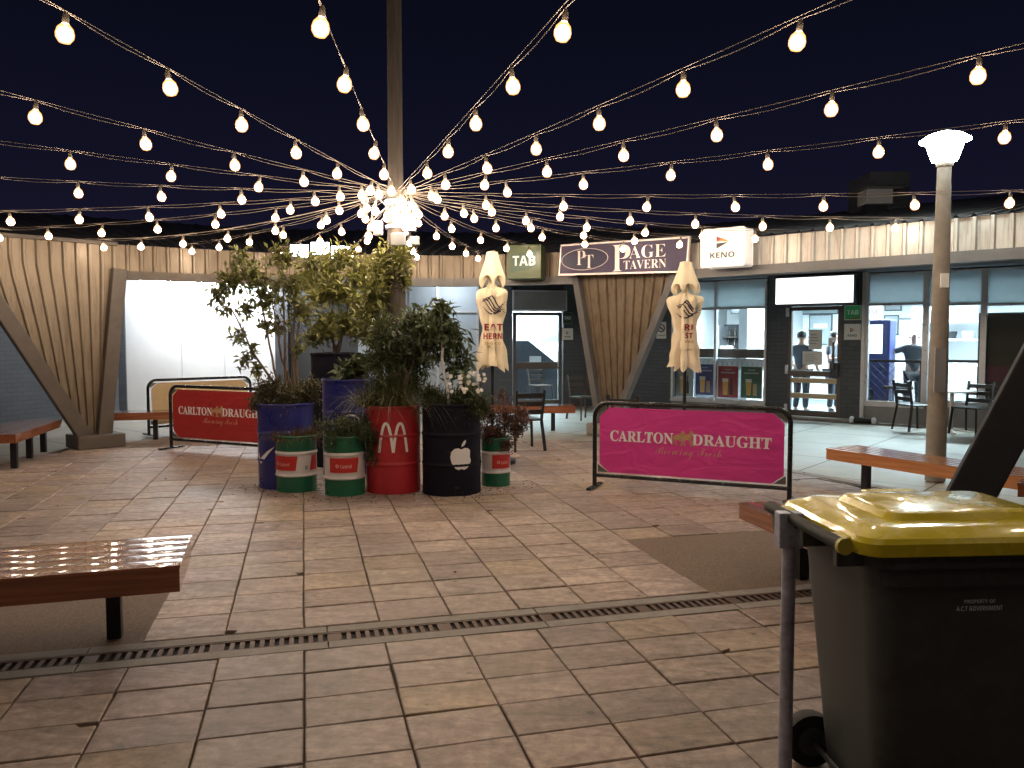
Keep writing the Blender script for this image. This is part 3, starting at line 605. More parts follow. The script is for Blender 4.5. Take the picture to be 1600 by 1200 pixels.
MB().box(-.5, .5, .05, .7, 0, 1.95).build('body', M['wframe'], fg, bevel=.02); MB().box(-.44, .44, .03, .049, .15, 1.7).build('door', M['screen'], fg)
for i in range(4):
    sh = MB(); sh.box(-.42, .42, .008, .028, .3 + i * .36, .32 + i * .36)
    for k in range(9): sh.box(-.39 + k * .09, -.33 + k * .09, .004, .027, .32 + i * .36, .5 + i * .36)
    sh.build('shelf', M['transom'], fg)
# window dressing: dark rail and lattice strip behind window A posters
ws = thing('window_counter', 'dark ledge with diamond lattice strip inside the left tavern window', 'ledge', TF.W(TF.s(1049), .3, 0), TF.rz)
Lw = TF.s(1197) - TF.s(1049); zr = lambda py: TF.sz(1120, py, .3)[1]
MB().box(.05, Lw - .05, 0, .25, zr(559), zr(545)).build('ledge', M['chairbr'], ws)
MB().box(.05, Lw - .05, .1, .11, zr(577), zr(560)).build('lattice_backing', M['white'], ws)
la = MB(); hz = zr(560) - zr(577); nn = int(Lw / (hz * .5))
for i in range(nn):
    x = .06 + i * (Lw - .12) / nn; w_ = (Lw - .12) / nn
    for sgn in (0, 1): la.bar((x, .085, zr(577) + (0 if sgn else hz)), (x + w_, .085, zr(577) + (hz if sgn else 0)), .008, .014, up=(0, 1, 0))
la.build('lattice', M['transom'], ws)
def poster(label, px0, px1, py0, py1, m, kind, off=.22):
    a, b = TF.s(px0, off), TF.s(px1, off); z1 = TF.sz((px0 + px1) / 2, py0, off)[1]; z0 = TF.sz((px0 + px1) / 2, py1, off)[1]; w, h = b - a, z1 - z0
    t = thing('beer_poster', label, 'poster', TF.W((a + b) / 2, off, z0), TF.rz, 'posters in the left tavern window')
    MB().box(-w / 2, w / 2, 0, .012, 0, h).build('border', M['paper'], t); MB().box(-w / 2 + .015, w / 2 - .015, -.003, -.0005, .015, h - .015).build('face', m, t)
    MB().box(-w * .34, w * .34, -.005, -.0035, h * .76, h * .80).build('headline', M['greytext'], t); MB().box(-w * .15, w * .15, -.005, -.0035, h * .86, h * .89).build('subline', M['greytext'], t)
    MB().prism([(-w * .22, h * .10), (-w * .02, h * .10), (w * .01, h * .5), (-w * .25, h * .5)], -.006, -.0035).build('beer_glass', M['beer'], t)
    MB().prism([(-w * .26, h * .5), (w * .02, h * .5), (w * .02, h * .6), (-w * .26, h * .6)], -.006, -.0035).build('foam', M['foam'], t)
    if kind == 0: MB().prism([(w * .08, h * .1), (w * .24, h * .1), (w * .24, h * .38), (w * .19, h * .48), (w * .19, h * .62), (w * .13, h * .62), (w * .13, h * .48), (w * .08, h * .38)], -.006, -.0035).build('bottle_print', M['bottle'], t)
    else: MB().prism([(w * .08, h * .1), (w * .26, h * .1), (w * .26, h * .46), (w * .08, h * .46)], -.006, -.0035).build('can_print', M['gold'], t)
poster('beer poster with a pale photo and red corner, hidden partly by the folded umbrella', 1056, 1084, 566, 620, M['greytext'], 0)
poster('navy blue beer poster in the tavern window', 1086, 1117, 568, 618, M['pnavy'], 1)
poster('maroon beer poster in the tavern window', 1121, 1154, 571, 622, M['pred'], 0)
poster('dark green beer poster at the right end of the tavern window', 1157, 1191, 572, 623, M['pgreen'], 1)
# kitchen and right window content
kt = fthing(TF, 'kitchen_bench', 'white kitchen servery with shelf and hood behind the right window', 'kitchen counter', 1490, .012, 3.2, usez=True)
MB().box(-1.5, .9, 0, .6, 0, 1.0).build('counter', M['gpanel'], kt); MB().box(-1.5, .9, .3, .6, 1.0, 1.06).build('worktop', M['white'], kt)
MB().box(-1.0, .9, .2, .6, 1.55, 1.6).build('shelf', M['gpanel'], kt); MB().box(-.9, .4, .1, .6, 1.95, 2.3).build('hood', M['wframe'], kt)
for i in range(4): MB().lathe([(.1, 0), (.13, .12), (.13, .16)], 10, c=(-.5 + i * .34, .4, 1.6)).build('pot', M['steel'] if i % 2 else M['wframe'], kt, smooth=True)
bl = fthing(TF, 'roller_blind', 'dark brown roller blind drawn down in the rightmost window', 'blind', 1600, zt(1580, 632) + .05, .1, usez=True)
MB().box(-.72, .72, 0, .01, 0, TF.sz(1580, 488, .1)[1] - (zt(1580, 632) + .05)).build('blind_cloth', M['blind'], bl)
mc = fthing(TF, 'gaming_machine', 'blue framed lit machine just inside the middle window', 'machine', 1364, .012, .9, usez=True)
MB().box(-.3, .3, 0, .45, 0, 1.98).build('cabinet', M['bluebox'], mc, bevel=.02); MB().box(-.23, .16, -.006, -.001, 1.3, 1.88).build('screen', M['screen'], mc)
idr = fthing(TF, 'inner_door', 'pale grey inner door in the white wall behind the bald man', 'door', 1420, .012, 5.15, usez=True)
q = MB(); q.box(-.48, -.42, 0, .04, 0, 2.12); q.box(.42, .48, 0, .04, 0, 2.12); q.box(-.42, .42, 0, .04, 2.06, 2.12); q.build('frame', M['gpanel'], idr); MB().box(-.42, .42, .02, .035, 0, 2.06).build('leaf', M['wframe'], idr)
# clutter on the back walls
for px_c, z_c, w_c, h_c, off_c, mk, lab_c in ((1070, 1.5, .5, .7, 5.15, 'transom', 'pale blue poster on the back wall left of the fridge'), (1122, 1.6, .42, .6, 5.15, 'pred', 'maroon poster on the back wall between fridge and bottles'), (1236, 1.75, .5, .34, 5.15, 'gpanel', 'grey framed picture on the back wall left of the door people'),
        (1262, 2.25, 1.5, .28, 5.15, 'transom', 'long pale blue sign strip high on the back wall above the door people'), (1280, 1.45, .6, .8, 5.15, 'greytext', 'grey poster on the back wall between the door people'), (1390, 1.7, .35, .5, 5.15, 'greytext', 'grey notice on the back wall near the gaming machine'), (1392, 2.3, .4, .3, 5.15, 'gpanel', 'small grey speaker high on the back wall by the inner door')):
    pc = fthing(TF, 'wall_picture', lab_c, 'picture', px_c, z_c, off_c, usez=True)
    MB().box(-w_c / 2, w_c / 2, 0, .03, 0, h_c).build('frame', M['dpanel'], pc, bevel=.006); MB().box(-w_c / 2 + .03, w_c / 2 - .03, -.004, -.0005, .03, h_c - .03).build('face', M[mk], pc)
    MB().box(-w_c * .3, w_c * .3, -.006, -.0045, h_c * .55, h_c * .7).build('print_line', M['paper'], pc)
for px_c, lab_c in ((1132, 'white till with raised screen on the bar, left one'), (1186, 'white till with raised screen on the bar, right one')):
    pc = fthing(TF, 'cash_register', lab_c, 'till', px_c, 1.07, 2.8, usez=True)
    MB().box(-.18, .18, 0, .3, 0, .1).build('drawer', M['gpanel'], pc, bevel=.01); MB().prism([(-.17, .1), (.17, .1), (.17, .36), (-.17, .36)], .08, .12).build('screen', M['wframe'], pc)
# security mesh in window B and C
def secmesh(label, px0, px1, py0, py1):
    off = .09; a, b = TF.s(px0, off), TF.s(px1, off); z0 = TF.sz(px0, py1, off)[1]; z1 = TF.sz(px0, py0, off)[1]
    t = thing('security_screen', label, 'screen', TF.W(a, off, z0), TF.rz, 'diamond mesh screens behind the glass')
    w, h = b - a, z1 - z0; me_ = MB(); st_ = .16; k = -int(h / st_) - 1
    while k * st_ < w:
        for up in (0, 1):
            x0_, x1_ = k * st_, k * st_ + h; za, zb = (0, h) if up else (h, 0)
            ta = max(0, -x0_ / h); tb = min(1, (w - x0_) / h)
            if tb > ta: me_.bar((x0_ + h * ta, up * .008, za + (zb - za) * ta), (x0_ + h * tb, up * .008, za + (zb - za) * tb), .006, .012, up=(0, 1, 0))
        k += 1
    me_.build('mesh_wire', M['steel'], t); f = MB()
    f.box(0, w, -.015, .02, h - .02, h + .03); f.box(0, w, -.015, .02, -.03, .02); f.box(-.02, .02, -.014, .019, .02, h - .02); f.box(w - .02, w + .02, -.014, .019, .02, h - .02); f.build('frame', M['steel'], t)
secmesh('diamond mesh security screen in front of the bald man', 1356, 1439, 564, 626)
secmesh('diamond mesh security screen in front of the kitchen', 1449, 1529, 564, 626)
# ------------------------------------------------------------------ people inside
def skin_mesh(nodes, edges, sub=2):
    me_ = bpy.data.meshes.new('skin'); names = list(nodes); ix = {n: i for i, n in enumerate(names)}
    me_.from_pydata([nodes[n][0] for n in names], [(ix[a], ix[b]) for a, b in edges], [])
    o = bpy.data.objects.new('skin', me_); COL.objects.link(o); o.modifiers.new('s', 'SKIN'); sm = o.modifiers.new('u', 'SUBSURF'); sm.levels = sub; sm.render_levels = sub
    lay = me_.skin_vertices[0].data
    for n in names:
        r = nodes[n][1]; lay[ix[n]].radius = (r, r) if not isinstance(r, tuple) else r; lay[ix[n]].use_root = (n == names[0])
    dg = bpy.context.evaluated_depsgraph_get(); dg.update(); out = bpy.data.meshes.new_from_object(o.evaluated_get(dg)); bpy.data.objects.remove(o); return out
def link_mesh(me_, name, m, parent):
    me_.materials.clear(); me_.materials.append(m); me_.shade_smooth(); o = bpy.data.objects.new(name, me_); COL.objects.link(o); o.parent = parent; return o
def person(label, loc, rz, arms, legs, shirt, trousers, skin, hair=True, lean=0.0, pelvis=.92, head_turn=0.0):
    t = thing('person', label, 'person', loc, rz, 'people inside the tavern')
    px = lambda z: lean * (z - pelvis)
    top = pelvis
    N = {'pel': ((0, 0, top), (.15, .11)), 'waist': ((0, px(top + .2), top + .2), (.135, .10)), 'chest': ((0, px(top + .42), top + .42), (.17, .115)), 'neck': ((0, px(top + .58), top + .58), .06),
         'jaw': ((0, px(top + .64) - .015, top + .64), .065), 'head': ((0, px(top + .73), top + .73), (.082, .095)), 'crown': ((0, px(top + .81) + .01, top + .81), (.07, .08)), 'nose': ((0, px(top + .7) - .115, top + .695), .016)}
    E = [('pel', 'waist'), ('waist', 'chest'), ('chest', 'neck'), ('neck', 'jaw'), ('jaw', 'head'), ('head', 'crown'), ('head', 'nose')]
    C = {'pel': ((0, 0, top - .07), (.165, .125)), 'waist': (N['waist'][0], (.15, .115)), 'chest': (N['chest'][0], (.185, .13)), 'col': ((0, px(top + .53), top + .53), .085)}
    CE = [('pel', 'waist'), ('waist', 'chest'), ('chest', 'col')]
    T_ = {'pel': (N['pel'][0], (.17, .13))}; TE = []
    for sd, (el, wr) in zip((-1, 1), arms):
        k = 'L' if sd < 0 else 'R'; sh = (sd * .19, px(top + .5), top + .49)
        N['sh' + k] = (sh, .06); N['el' + k] = (el, .043); N['wr' + k] = (wr, .03); E += [('chest', 'sh' + k), ('sh' + k, 'el' + k), ('el' + k, 'wr' + k)]
        dv = (Vector(wr) - Vector(el)).normalized(); side = dv.cross(Vector((0, 1, .3))).normalized(); pm = Vector(wr) + dv * .07; N['palm' + k] = (tuple(pm), (.038, .02)); E.append(('wr' + k, 'palm' + k))
        curl = Vector((0, -.35, -.2))
        for i, ln in enumerate((.07, .08, .075, .06)):
            b0 = pm + dv * .03 + side * (i - 1.5) * .02; b1 = b0 + dv * ln * .55; b2 = b1 + (dv + curl).normalized() * ln * .5
            for nm, p, r_ in (('a', b0, .01), ('b', b1, .009), ('c', b2, .008)): N[f'f{k}{i}{nm}'] = (tuple(p), r_)
            E += [('palm' + k, f'f{k}{i}a'), (f'f{k}{i}a', f'f{k}{i}b'), (f'f{k}{i}b', f'f{k}{i}c')]
        th0 = Vector(wr) + dv * .03 - side * .035; th1 = th0 + (dv - side * .6).normalized() * .05; N[f't{k}a'] = (tuple(th0), .011); N[f't{k}b'] = (tuple(th1), .009); E += [('wr' + k, f't{k}a'), (f't{k}a', f't{k}b')]
        mid = Vector(sh).lerp(Vector(el), .72); C['sh' + k] = (sh, .076); C['sl' + k] = (tuple(mid), .062); CE += [('chest', 'sh' + k), ('sh' + k, 'sl' + k)]
    for sd, (kn, an, toe) in zip((-1, 1), legs):
        k = 'L' if sd < 0 else 'R'; hip = (sd * .10, 0, top - .06)
        N['hip' + k] = (hip, .095); N['kn' + k] = (kn, .06); N['an' + k] = (an, .042); N['toe' + k] = (toe, .035); E += [('pel', 'hip' + k), ('hip' + k, 'kn' + k), ('kn' + k, 'an' + k), ('an' + k, 'toe' + k)]
        T_['hip' + k] = (hip, .108); T_['kn' + k] = (kn, .075); T_['an' + k] = ((an[0], an[1], an[2] + .02), .06); TE += [('pel', 'hip' + k), ('hip' + k, 'kn' + k), ('kn' + k, 'an' + k)]
    b = link_mesh(skin_mesh(N, E), 'body', skin, t); link_mesh(skin_mesh(C, CE), 'shirt', shirt, t); link_mesh(skin_mesh(T_, TE), 'trousers', trousers, t)
    for (kn, an, toe) in legs:
        link_mesh(skin_mesh({'a': ((an[0], an[1] + .02, an[2] - .01), .05), 'b': ((toe[0], toe[1], toe[2]), .045)}, [('a', 'b')]), 'shoe', M['shoe'], t)
    hc = Vector((0, px(top + .76) + .012, top + .76))
    if hair:
        h = MB(); h.lathe([(.098, -.05), (.102, 0), (.09, .05), (.055, .085), (.01, .098)], 14, c=hc); h.build('hair', M['hair'], t, smooth=True)
    for sd in (-1, 1): MB().lathe([(.006, -.03), (.018, -.012), (.018, .014), (.006, .03)], 8, c=(sd * .086, hc.y - .005, hc.z - .05)).build('ear', skin, t, smooth=True)
    return t
std = (((-.10, -.02, .5), (-.11, .02, .085), (-.12, -.13, .05)), ((.10, -.03, .5), (.12, .02, .085), (.14, -.13, .05)))
def floorpt(px, off): return TF.W(TF.s(px, off), off, .012)
# the near man stands with his back to the door glass
person('dark haired person in a dark shirt seen from behind through the tavern door', floorpt(1252, .9), TF.rz + R(172), (((-.30, .0, 1.13), (-.26, -.2, .95)), ((.30, 0, 1.13), (.25, -.22, .98))), std, M['shirt'], M['trousers'], M['skin'])
person('person in a black shirt with a bare raised forearm at the door handle side', floorpt(1303, 1.5), TF.rz + R(70), (((-.28, -.08, 1.15), (-.16, -.30, 1.2)), ((.3, -.15, 1.2), (.2, -.42, 1.38))), std, M['shirt'], M['trousers'], M['skinp'])
person('bald person in a black top reaching one arm out behind the mesh', floorpt(1427, 1.3), TF.rz + R(200), (((-.30, -.05, 1.14), (-.2, -.25, 1.0)), ((.45, -.02, 1.3), (.74, -.04, 1.22))), std, M['shirt'], M['trousers'], M['skinp'], hair=False)
seat_legs = (((-.12, -.42, .52), (-.12, -.40, .09), (-.12, -.54, .05)), ((.12, -.42, .52), (.12, -.36, .09), (.14, -.5, .05)))
person('person in a grey shirt seated behind the white window post', floorpt(1349, .62), TF.rz + R(-70), (((-.26, -.12, .83), (-.2, -.38, .86)), ((.26, -.12, .83), (.18, -.36, .88))), seat_legs, M['shirt2'], M['trousers'], M['skin'], lean=-.3, pelvis=.56)
# ------------------------------------------------------------------ chairs, stools, tables
def stool(label, loc, rz, m, sh=.75):
    t = thing('bar_stool', label, 'stool', loc, rz, 'stools and chairs at the tavern')
    MB().lathe([(.16, 0), (.17, .02), (.165, .05), (.12, .06)], 16, c=(0, 0, sh - .06)).build('seat', m, t, smooth=True)
    for a in (45, 135, 225, 315): MB().tube([(.11 * math.cos(R(a)), .11 * math.sin(R(a)), sh - .05), (.2 * math.cos(R(a)), .2 * math.sin(R(a)), 0)], .014, 8).build('leg', M['steel'], t)
    MB().tube([(.165 * math.cos(2 * math.pi * i / 16), .165 * math.sin(2 * math.pi * i / 16), .26) for i in range(16)], .01, 6, closed=True).build('foot_ring', M['steel'], t); return t
def chair(label, loc, rz, m, group='stools and chairs at the tavern'):
    t = thing('cafe_chair', label, 'chair', loc, rz, group)
    MB().box(-.22, .22, -.22, .22, .43, .46).build('seat', m, t, bevel=.012)
    for x in (-1, 1):
        MB().bar((x * .2, -.2, .43), (x * .23, -.24, 0), .032, .032).build('leg', m, t)
        MB().bar((x * .2, .2, .46), (x * .21, .28, .88), .032, .036).build('back_post', m, t); MB().bar((x * .2, .2, .43), (x * .23, .27, 0), .034, .034).build('leg', m, t)
    b = MB()
    for i in range(3): b.bar((-.19, .222 + i * .022, .56 + i * .12), (.19, .222 + i * .022, .56 + i * .12), .02, .07)
    b.build('backrest', m, t, bevel=.005); return t
tbl = fthing(TF, 'cafe_table', 'off white pedestal cafe table outside the right windows', 'table', 1488, 0, -.95, usez=True)
MB().lathe([(.36, 0), (.37, .012), (.37, .025), (.35, .032)], 28, c=(0, 0, .70)).build('tabletop', M['cream'], tbl, smooth=True); MB().lathe([(.035, .05), (.03, .70)], 12).build('pedestal', M['cream'], tbl, smooth=True)
for a in (20, 110, 200, 290): MB().bar((.02 * math.cos(R(a)), .02 * math.sin(R(a)), .06), (.33 * math.cos(R(a)), .33 * math.sin(R(a)), .02), .05, .03).build('foot', M['cream'], tbl, bevel=.006)
p = ground(1428, 672); chair('black cafe chair left of the white pedestal table', p, R(100), M['chairb'])
p = ground(1516, 678); chair('black cafe chair right of the white pedestal table', p, R(-60), M['chairb'])
stool('dark bar stool inside behind the diamond mesh', floorpt(1392, 1.0), 0, M['chairbr'], .66); stool('dark bar stool inside close to the bald person', floorpt(1413, .75), .4, M['chairb'], .66)
rl = fthing(TF, 'door_stop_bar', 'short black ground bar with white ends beside the tavern door', 'ground bar', 1350, 0, -.32, usez=True)
MB().tube([(-.2, 0, .06), (.2, 0, .06)], .055, 10).build('bar', M['rubber'], rl, smooth=True)
for x in (-.2, .2): MB().lathe([(.03, 0), (.045, .03), (.045, .10), (.02, .13)], 10, c=(x, -.03, 0)).build('end_cap', M['wframe'], rl, smooth=True)
p = ground(985, 720); chair('black chair standing half hidden behind the magenta barrier', p, R(150), M['chairb'], 'chairs in the court')
p = ground(818, 702); chair('black chair behind the russet planter bush', p, R(200), M['chairb'], 'chairs in the court')
p = ground(912, 655); chair('brown chair beside the narrow V support foot', p, R(30), M['chairbr'], 'chairs in the court')

# ------------------------------------------------------------------ shop facade (centre and left)
sw = thing('shop_facade', 'white panelled shop front with aluminium door behind the planters', 'shop front', (-8.5, 17.6, 0), math.atan2(19.1 - 17.6, 1.6 + 8.5)); SF = Fac(sw)
zs = lambda px, py: SF.sz(px, py)[1]
# left lit panels
MB().box(SF.s(160), SF.s(198) + .004, -.05, .2, 0, 2.9).build('wall', M['brick'], sw)
ed = [198, 285, 352, 432]
for i in range(3):
    MB().box(SF.s(ed[i]) + .006, SF.s(ed[i + 1]) - .006, 0, .08, 0, 2.9).build('wall_panel', M['white'], sw)
MB().box(SF.s(198), SF.s(432), .03, .1, 0, 2.9).build('wall', M['gpanel'], sw)
MB().box(SF.s(432), SF.s(452), -.12, .15, 0, 2.9).build('column', M['dpanel'], sw)
MB().box(SF.s(452), SF.s(560), .3, .4, 0, 2.9).build('wall', M['dpanel'], sw)
MB().box(SF.s(560), SF.s(640), .0, .1, 0, 2.9).build('wall', M['bluewall'], sw)
wS = window(SF, sw, 640, 748, [684], .3, zs(690, 487), 2.88, M['wframe'], M['bluewall'], M['bluewall'], glass=False)
MB().box(SF.s(640) + .05, SF.s(748) - .05, .03, .06, .3, zs(690, 487)).build('blind_panel', M['bluewall'], wS)
MB().box(SF.s(748), SF.s(800), -.06, .2, 0, 2.9).build('wall', M['brick'], sw)
MB().box(SF.s(880), SF.s(985), -.02, .2, 0, 2.9).build('wall', M['brick'], sw)
MB().box(SF.s(800), SF.s(880), .02, .2, zs(840, 486), 2.9).build('wall', M['dpanel'], sw)
sd_, sa_, sbb, sz1 = door(SF, sw, 802, 878, 488, 632, .04, M['gframe'], [(zs(840, 571), .16, M['gframe'])])
MB().tube([(sbb - .11, -.03, .95), (sbb - .11, -.09, .95), (sbb - .11, -.09, 1.35), (sbb - .11, -.03, 1.35)], .02, 8).build('handle', M['wframe'], sd_, smooth=True)
# small lit room behind the door
a, b = SF.s(760), SF.s(960)
MB().box(a, b, 3.0, 3.1, 0, 2.8).build('back_wall', M['white'], sw); MB().box(a - .1, a, .21, 3.0, 0, 2.8).build('side_wall', M['white'], sw); MB().box(b, b + .1, .21, 3, 0, 2.8).build('side_wall', M['white'], sw)
MB().box(a, b, .21, 3.0, 2.8, 2.86).build('interior_ceiling', M['white'], sw); MB().box(a, b, .21, 3.0, 0, .012).build('interior_floor', M['ifloor'], sw)
lt = thing('ceiling_light', 'lit square ceiling panel inside the small shop door', 'ceiling light', SF.W((a + b) / 2, 1.5, 2.8), SF.rz, 'ceiling panels inside the tavern'); MB().box(-.5, .5, -.3, .3, -.03, -.012).build('diffuser', M['panel_l'], lt)
ct = fthing(SF, 'betting_terminal', 'dark slanted betting terminal with screen inside the small door', 'terminal', 838, .012, 1.3, usez=True)
MB().prism([(-.55, 0), (.55, 0), (.55, .95), (-.2, 1.55), (-.55, 1.55)], 0, .5).build('cabinet', M['shirt'], ct); MB().box(-.18, .12, -.01, -.002, 1.0, 1.16).build('sheet', M['paper'], ct)
MB().box(.2, .7, .55, .6, 1.5, 2.05).build('screen', M['transom'], ct); MB().box(-.5, .1, .55, .6, 1.65, 2.1).build('screen', M['screen'], ct)
chair('dark chair inside behind the small glass door', SF.W(SF.s(845, .8), .8, .012), SF.rz + .4, M['chairbr'], 'chairs in the court')
# blank sign box above small door
bs = thing('blank_sign', 'blank grey sign board above the small glass door', 'sign', SF.W(SF.s(842), -.14, zs(842, 486)), SF.rz)
w_ = SF.s(884) - SF.s(800); h_ = zs(842, 454) - zs(842, 486)
MB().box(-w_ / 2, w_ / 2, 0, .14, 0, h_).build('box', M['wframe'], bs, bevel=.01); MB().box(-w_ / 2 + .03, w_ / 2 - .03, -.004, -.001, .03, h_ - .03).build('face', M['gpanel'], bs)
# left brick wall
lwt = thing('brick_wall', 'dark blue grey painted brick wall at the far left', 'wall', (-8.52, 17.3, 0), math.atan2(-1.2, -.42) + math.pi)
MB().box(-9, .0, 0, .25, 0, 2.9).build('wall', M['brick'], lwt)
# tubes under the soffit in front of the white wall; the first is added to even its light
for (pxx, lab) in ((268, 'bright fluorescent batten on the soffit nearest the brick wall'), (360, 'bright fluorescent batten on the soffit before the white wall'), (420, 'bright fluorescent batten on the soffit behind the leafy tree')):
    s_ = SF.s(pxx, -.9); t = thing('fluorescent_batten', lab, 'batten light', SF.W(s_, -.9, 2.88), SF.rz, 'battens under the soffit')
    MB().box(-.62, .62, -.05, .05, -.06, 0).build('housing', M['wframe'], t); MB().tube([(-.6, 0, -.085), (.6, 0, -.085)], .02, 8).build('tube', M['tube'], t)
t = thing('fluorescent_batten', 'fluorescent batten on the soffit by the small glass door', 'batten light', SF.W(SF.s(712, -.8), -.8, 2.88), SF.rz, 'battens under the soffit'); MB().box(-.32, .32, -.05, .05, -.06, 0).build('housing', M['wframe'], t); MB().tube([(-.3, 0, -.085), (.3, 0, -.085)], .01, 8).build('tube', M['tube'], t)
# floodlights on the fascia behind the tree
for i, (pxx, pyy, lab) in enumerate(((468, 392, 'blazing white floodlight on the fascia above the tree, leftmost of three'), (500, 388, 'blazing white floodlight on the fascia above the tree, middle of three'), (532, 394, 'blazing white floodlight on the fascia above the tree, rightmost of three'))):
    pw = at_y(pxx, pyy, 13.35); t = thing('floodlight', lab, 'floodlight', pw, R(4), 'floodlights above the tree')
    MB().box(-.16, .16, 0, .08, -.11, .11).build('housing', M['steel'], t, bevel=.01); MB().box(-.145, .145, -.006, -.001, -.095, .095).build('lens', M['flood'], t); MB().box(-.02, .02, .08, .35, -.02, .02).build('bracket', M['steel'], t)
# roof plant
rp = thing('rooftop_plant_room', 'dark louvred box standing on the roof beyond the street lamp', 'plant room', at_y(1388, 400, 15.5)); rp.location.z = 3.2
q = MB(); q.box(-.38, .38, 0, 1, 0, 1.6); q.build('body', M['dpanel'], rp)
lv = MB()
for i in range(9): lv.box(-.32, .32, -.03, -.001, .3 + i * .13, .37 + i * .13)
lv.build('louvre', M['dpanel'], rp)
ac = thing('rooftop_unit', 'small pale grey air conditioning box on the roof', 'air conditioner', at_y(1375, 318, 14.2)); MB().box(-.23, .23, 0, .4, 0, .26).build('casing', M['gpanel'], ac, bevel=.015); MB().box(-.27, .38, -.02, .42, .262, .29).build('cover', M['soffit'], ac)
MB().box(-.2, .2, .1, .3, -.6, 0).build('stand', M['steel'], ac)

# ------------------------------------------------------------------ signs
def frame_for(p0, p1):
    d = (p1 - p0); return math.atan2(d.y, d.x)
# purple tavern sign
a = at_y(873, 430, 12.85); b = at_y(1073, 425, 11.75); w_ = Vector((b.x - a.x, b.y - a.y)).length; h_ = at_y(880, 383, 12.85).z - a.z
ps = thing('tavern_sign', 'purple tavern name board with silver lettering above the narrow V support', 'sign', (a.x, a.y, a.z), frame_for(a, b))
sk = .035; h2 = at_y(1077, 370, 11.75).z - b.z + (b.z - a.z)
c4 = lambda g_: [(g_ * .9, g_), (w_ - g_, (b.z - a.z) + g_), (w_ + sk - g_, h2 - g_), (sk + g_ * .9, h_ - g_)]
MB().prism(c4(0), 0, .06).build('frame', M['silver'], ps, bevel=.005); MB().prism(c4(.022), -.006, -.001).build('face', M['purple'], ps)
sl = lambda x: (b.z - a.z) * x / w_
MB().prism(ell(.40, .165, 40, .46, h_ * .5 + sl(.46), .02), -.010, -.0065).build('oval', M['purple2'], ps)
rim = ell(.40, .165, 40, .46, h_ * .5 + sl(.46), .02); MB().tube([(x, -.011, z) for x, z in rim], .006, 6, closed=True).build('oval_rim', M['silver'], ps)
text(ps, 'P', 'serif', .40, h_ * .55 + sl(.4), .15, .22, -.0125, M['silver'], offset=-.012); text(ps, 'T', 'serif', .54, h_ * .42 + sl(.54), .15, .20, -.0125, M['silver'], offset=-.012)
text(ps, 'P', 'serif', 1.08, h_ * .50 + sl(1.1), .30, .40, -.0085, M['silver'], offset=-.012); text(ps, 'AGE', 'serif', 1.50, h_ * .68 + sl(1.5), .58, .19, -.0085, M['silver'], offset=-.012); text(ps, 'TAVERN', 'serif', 1.46, h_ * .28 + sl(1.46), .68, .13, -.0085, M['silver'], offset=-.012)
# lightbox with coloured triangle
def keno_mark(par, cx, cz, sc, y):
    MB().prism([(cx - .5 * sc, cz + .5 * sc), (cx - .5 * sc, cz + .08 * sc), (cx, cz + .25 * sc)], y - .003, y).build('mark_red', M['keno_r'], par)
    MB().prism([(cx - .1 * sc, cz + .36 * sc), (cx + .62 * sc, cz), (cx - .1 * sc, cz + .1 * sc), (cx - .44 * sc, cz + .02 * sc)], y - .003, y).build('mark_orange', M['keno_o'], par)
    MB().prism([(cx - .5 * sc, cz - .08 * sc), (cx + .5 * sc, cz - .03 * sc), (cx - .5 * sc, cz - .5 * sc)], y - .003, y).build('mark_dark', M['keno_d'], par)
a = at_y(1095, 418, 11.35); b = at_y(1163, 413, 10.95); hk = at_y(1095, 360, 11.35).z - a.z; wk = Vector((b.x - a.x, b.y - a.y)).length
ks = thing('lightbox_sign', 'white square lightbox with a small coloured triangle on the fascia', 'sign', (a.x, a.y, a.z), frame_for(a, b))
MB().prism(rrect(wk, hk, .03, 4, wk / 2, hk / 2), 0, .28).build('box', M['kenolit'], ks, bevel=.008); MB().prism(rrect(wk - .05, hk - .05, .03, 4, wk / 2, hk / 2), -.004, -.0005).build('face', M['kenolit'], ks)
keno_mark(ks, wk * .50, hk * .64, .17, -.006); text(ks, 'KENO', 'sans', wk / 2, hk * .30, wk * .56, hk * .15, -.007, M['keno_d'])
for zz_, nm in ((.02, 1), (hk - .03, 2)): MB().box(wk * .5 - .02, wk * .5 + .02, .28, .9, zz_, zz_ + .025).build('bracket', M['steel'], ks)
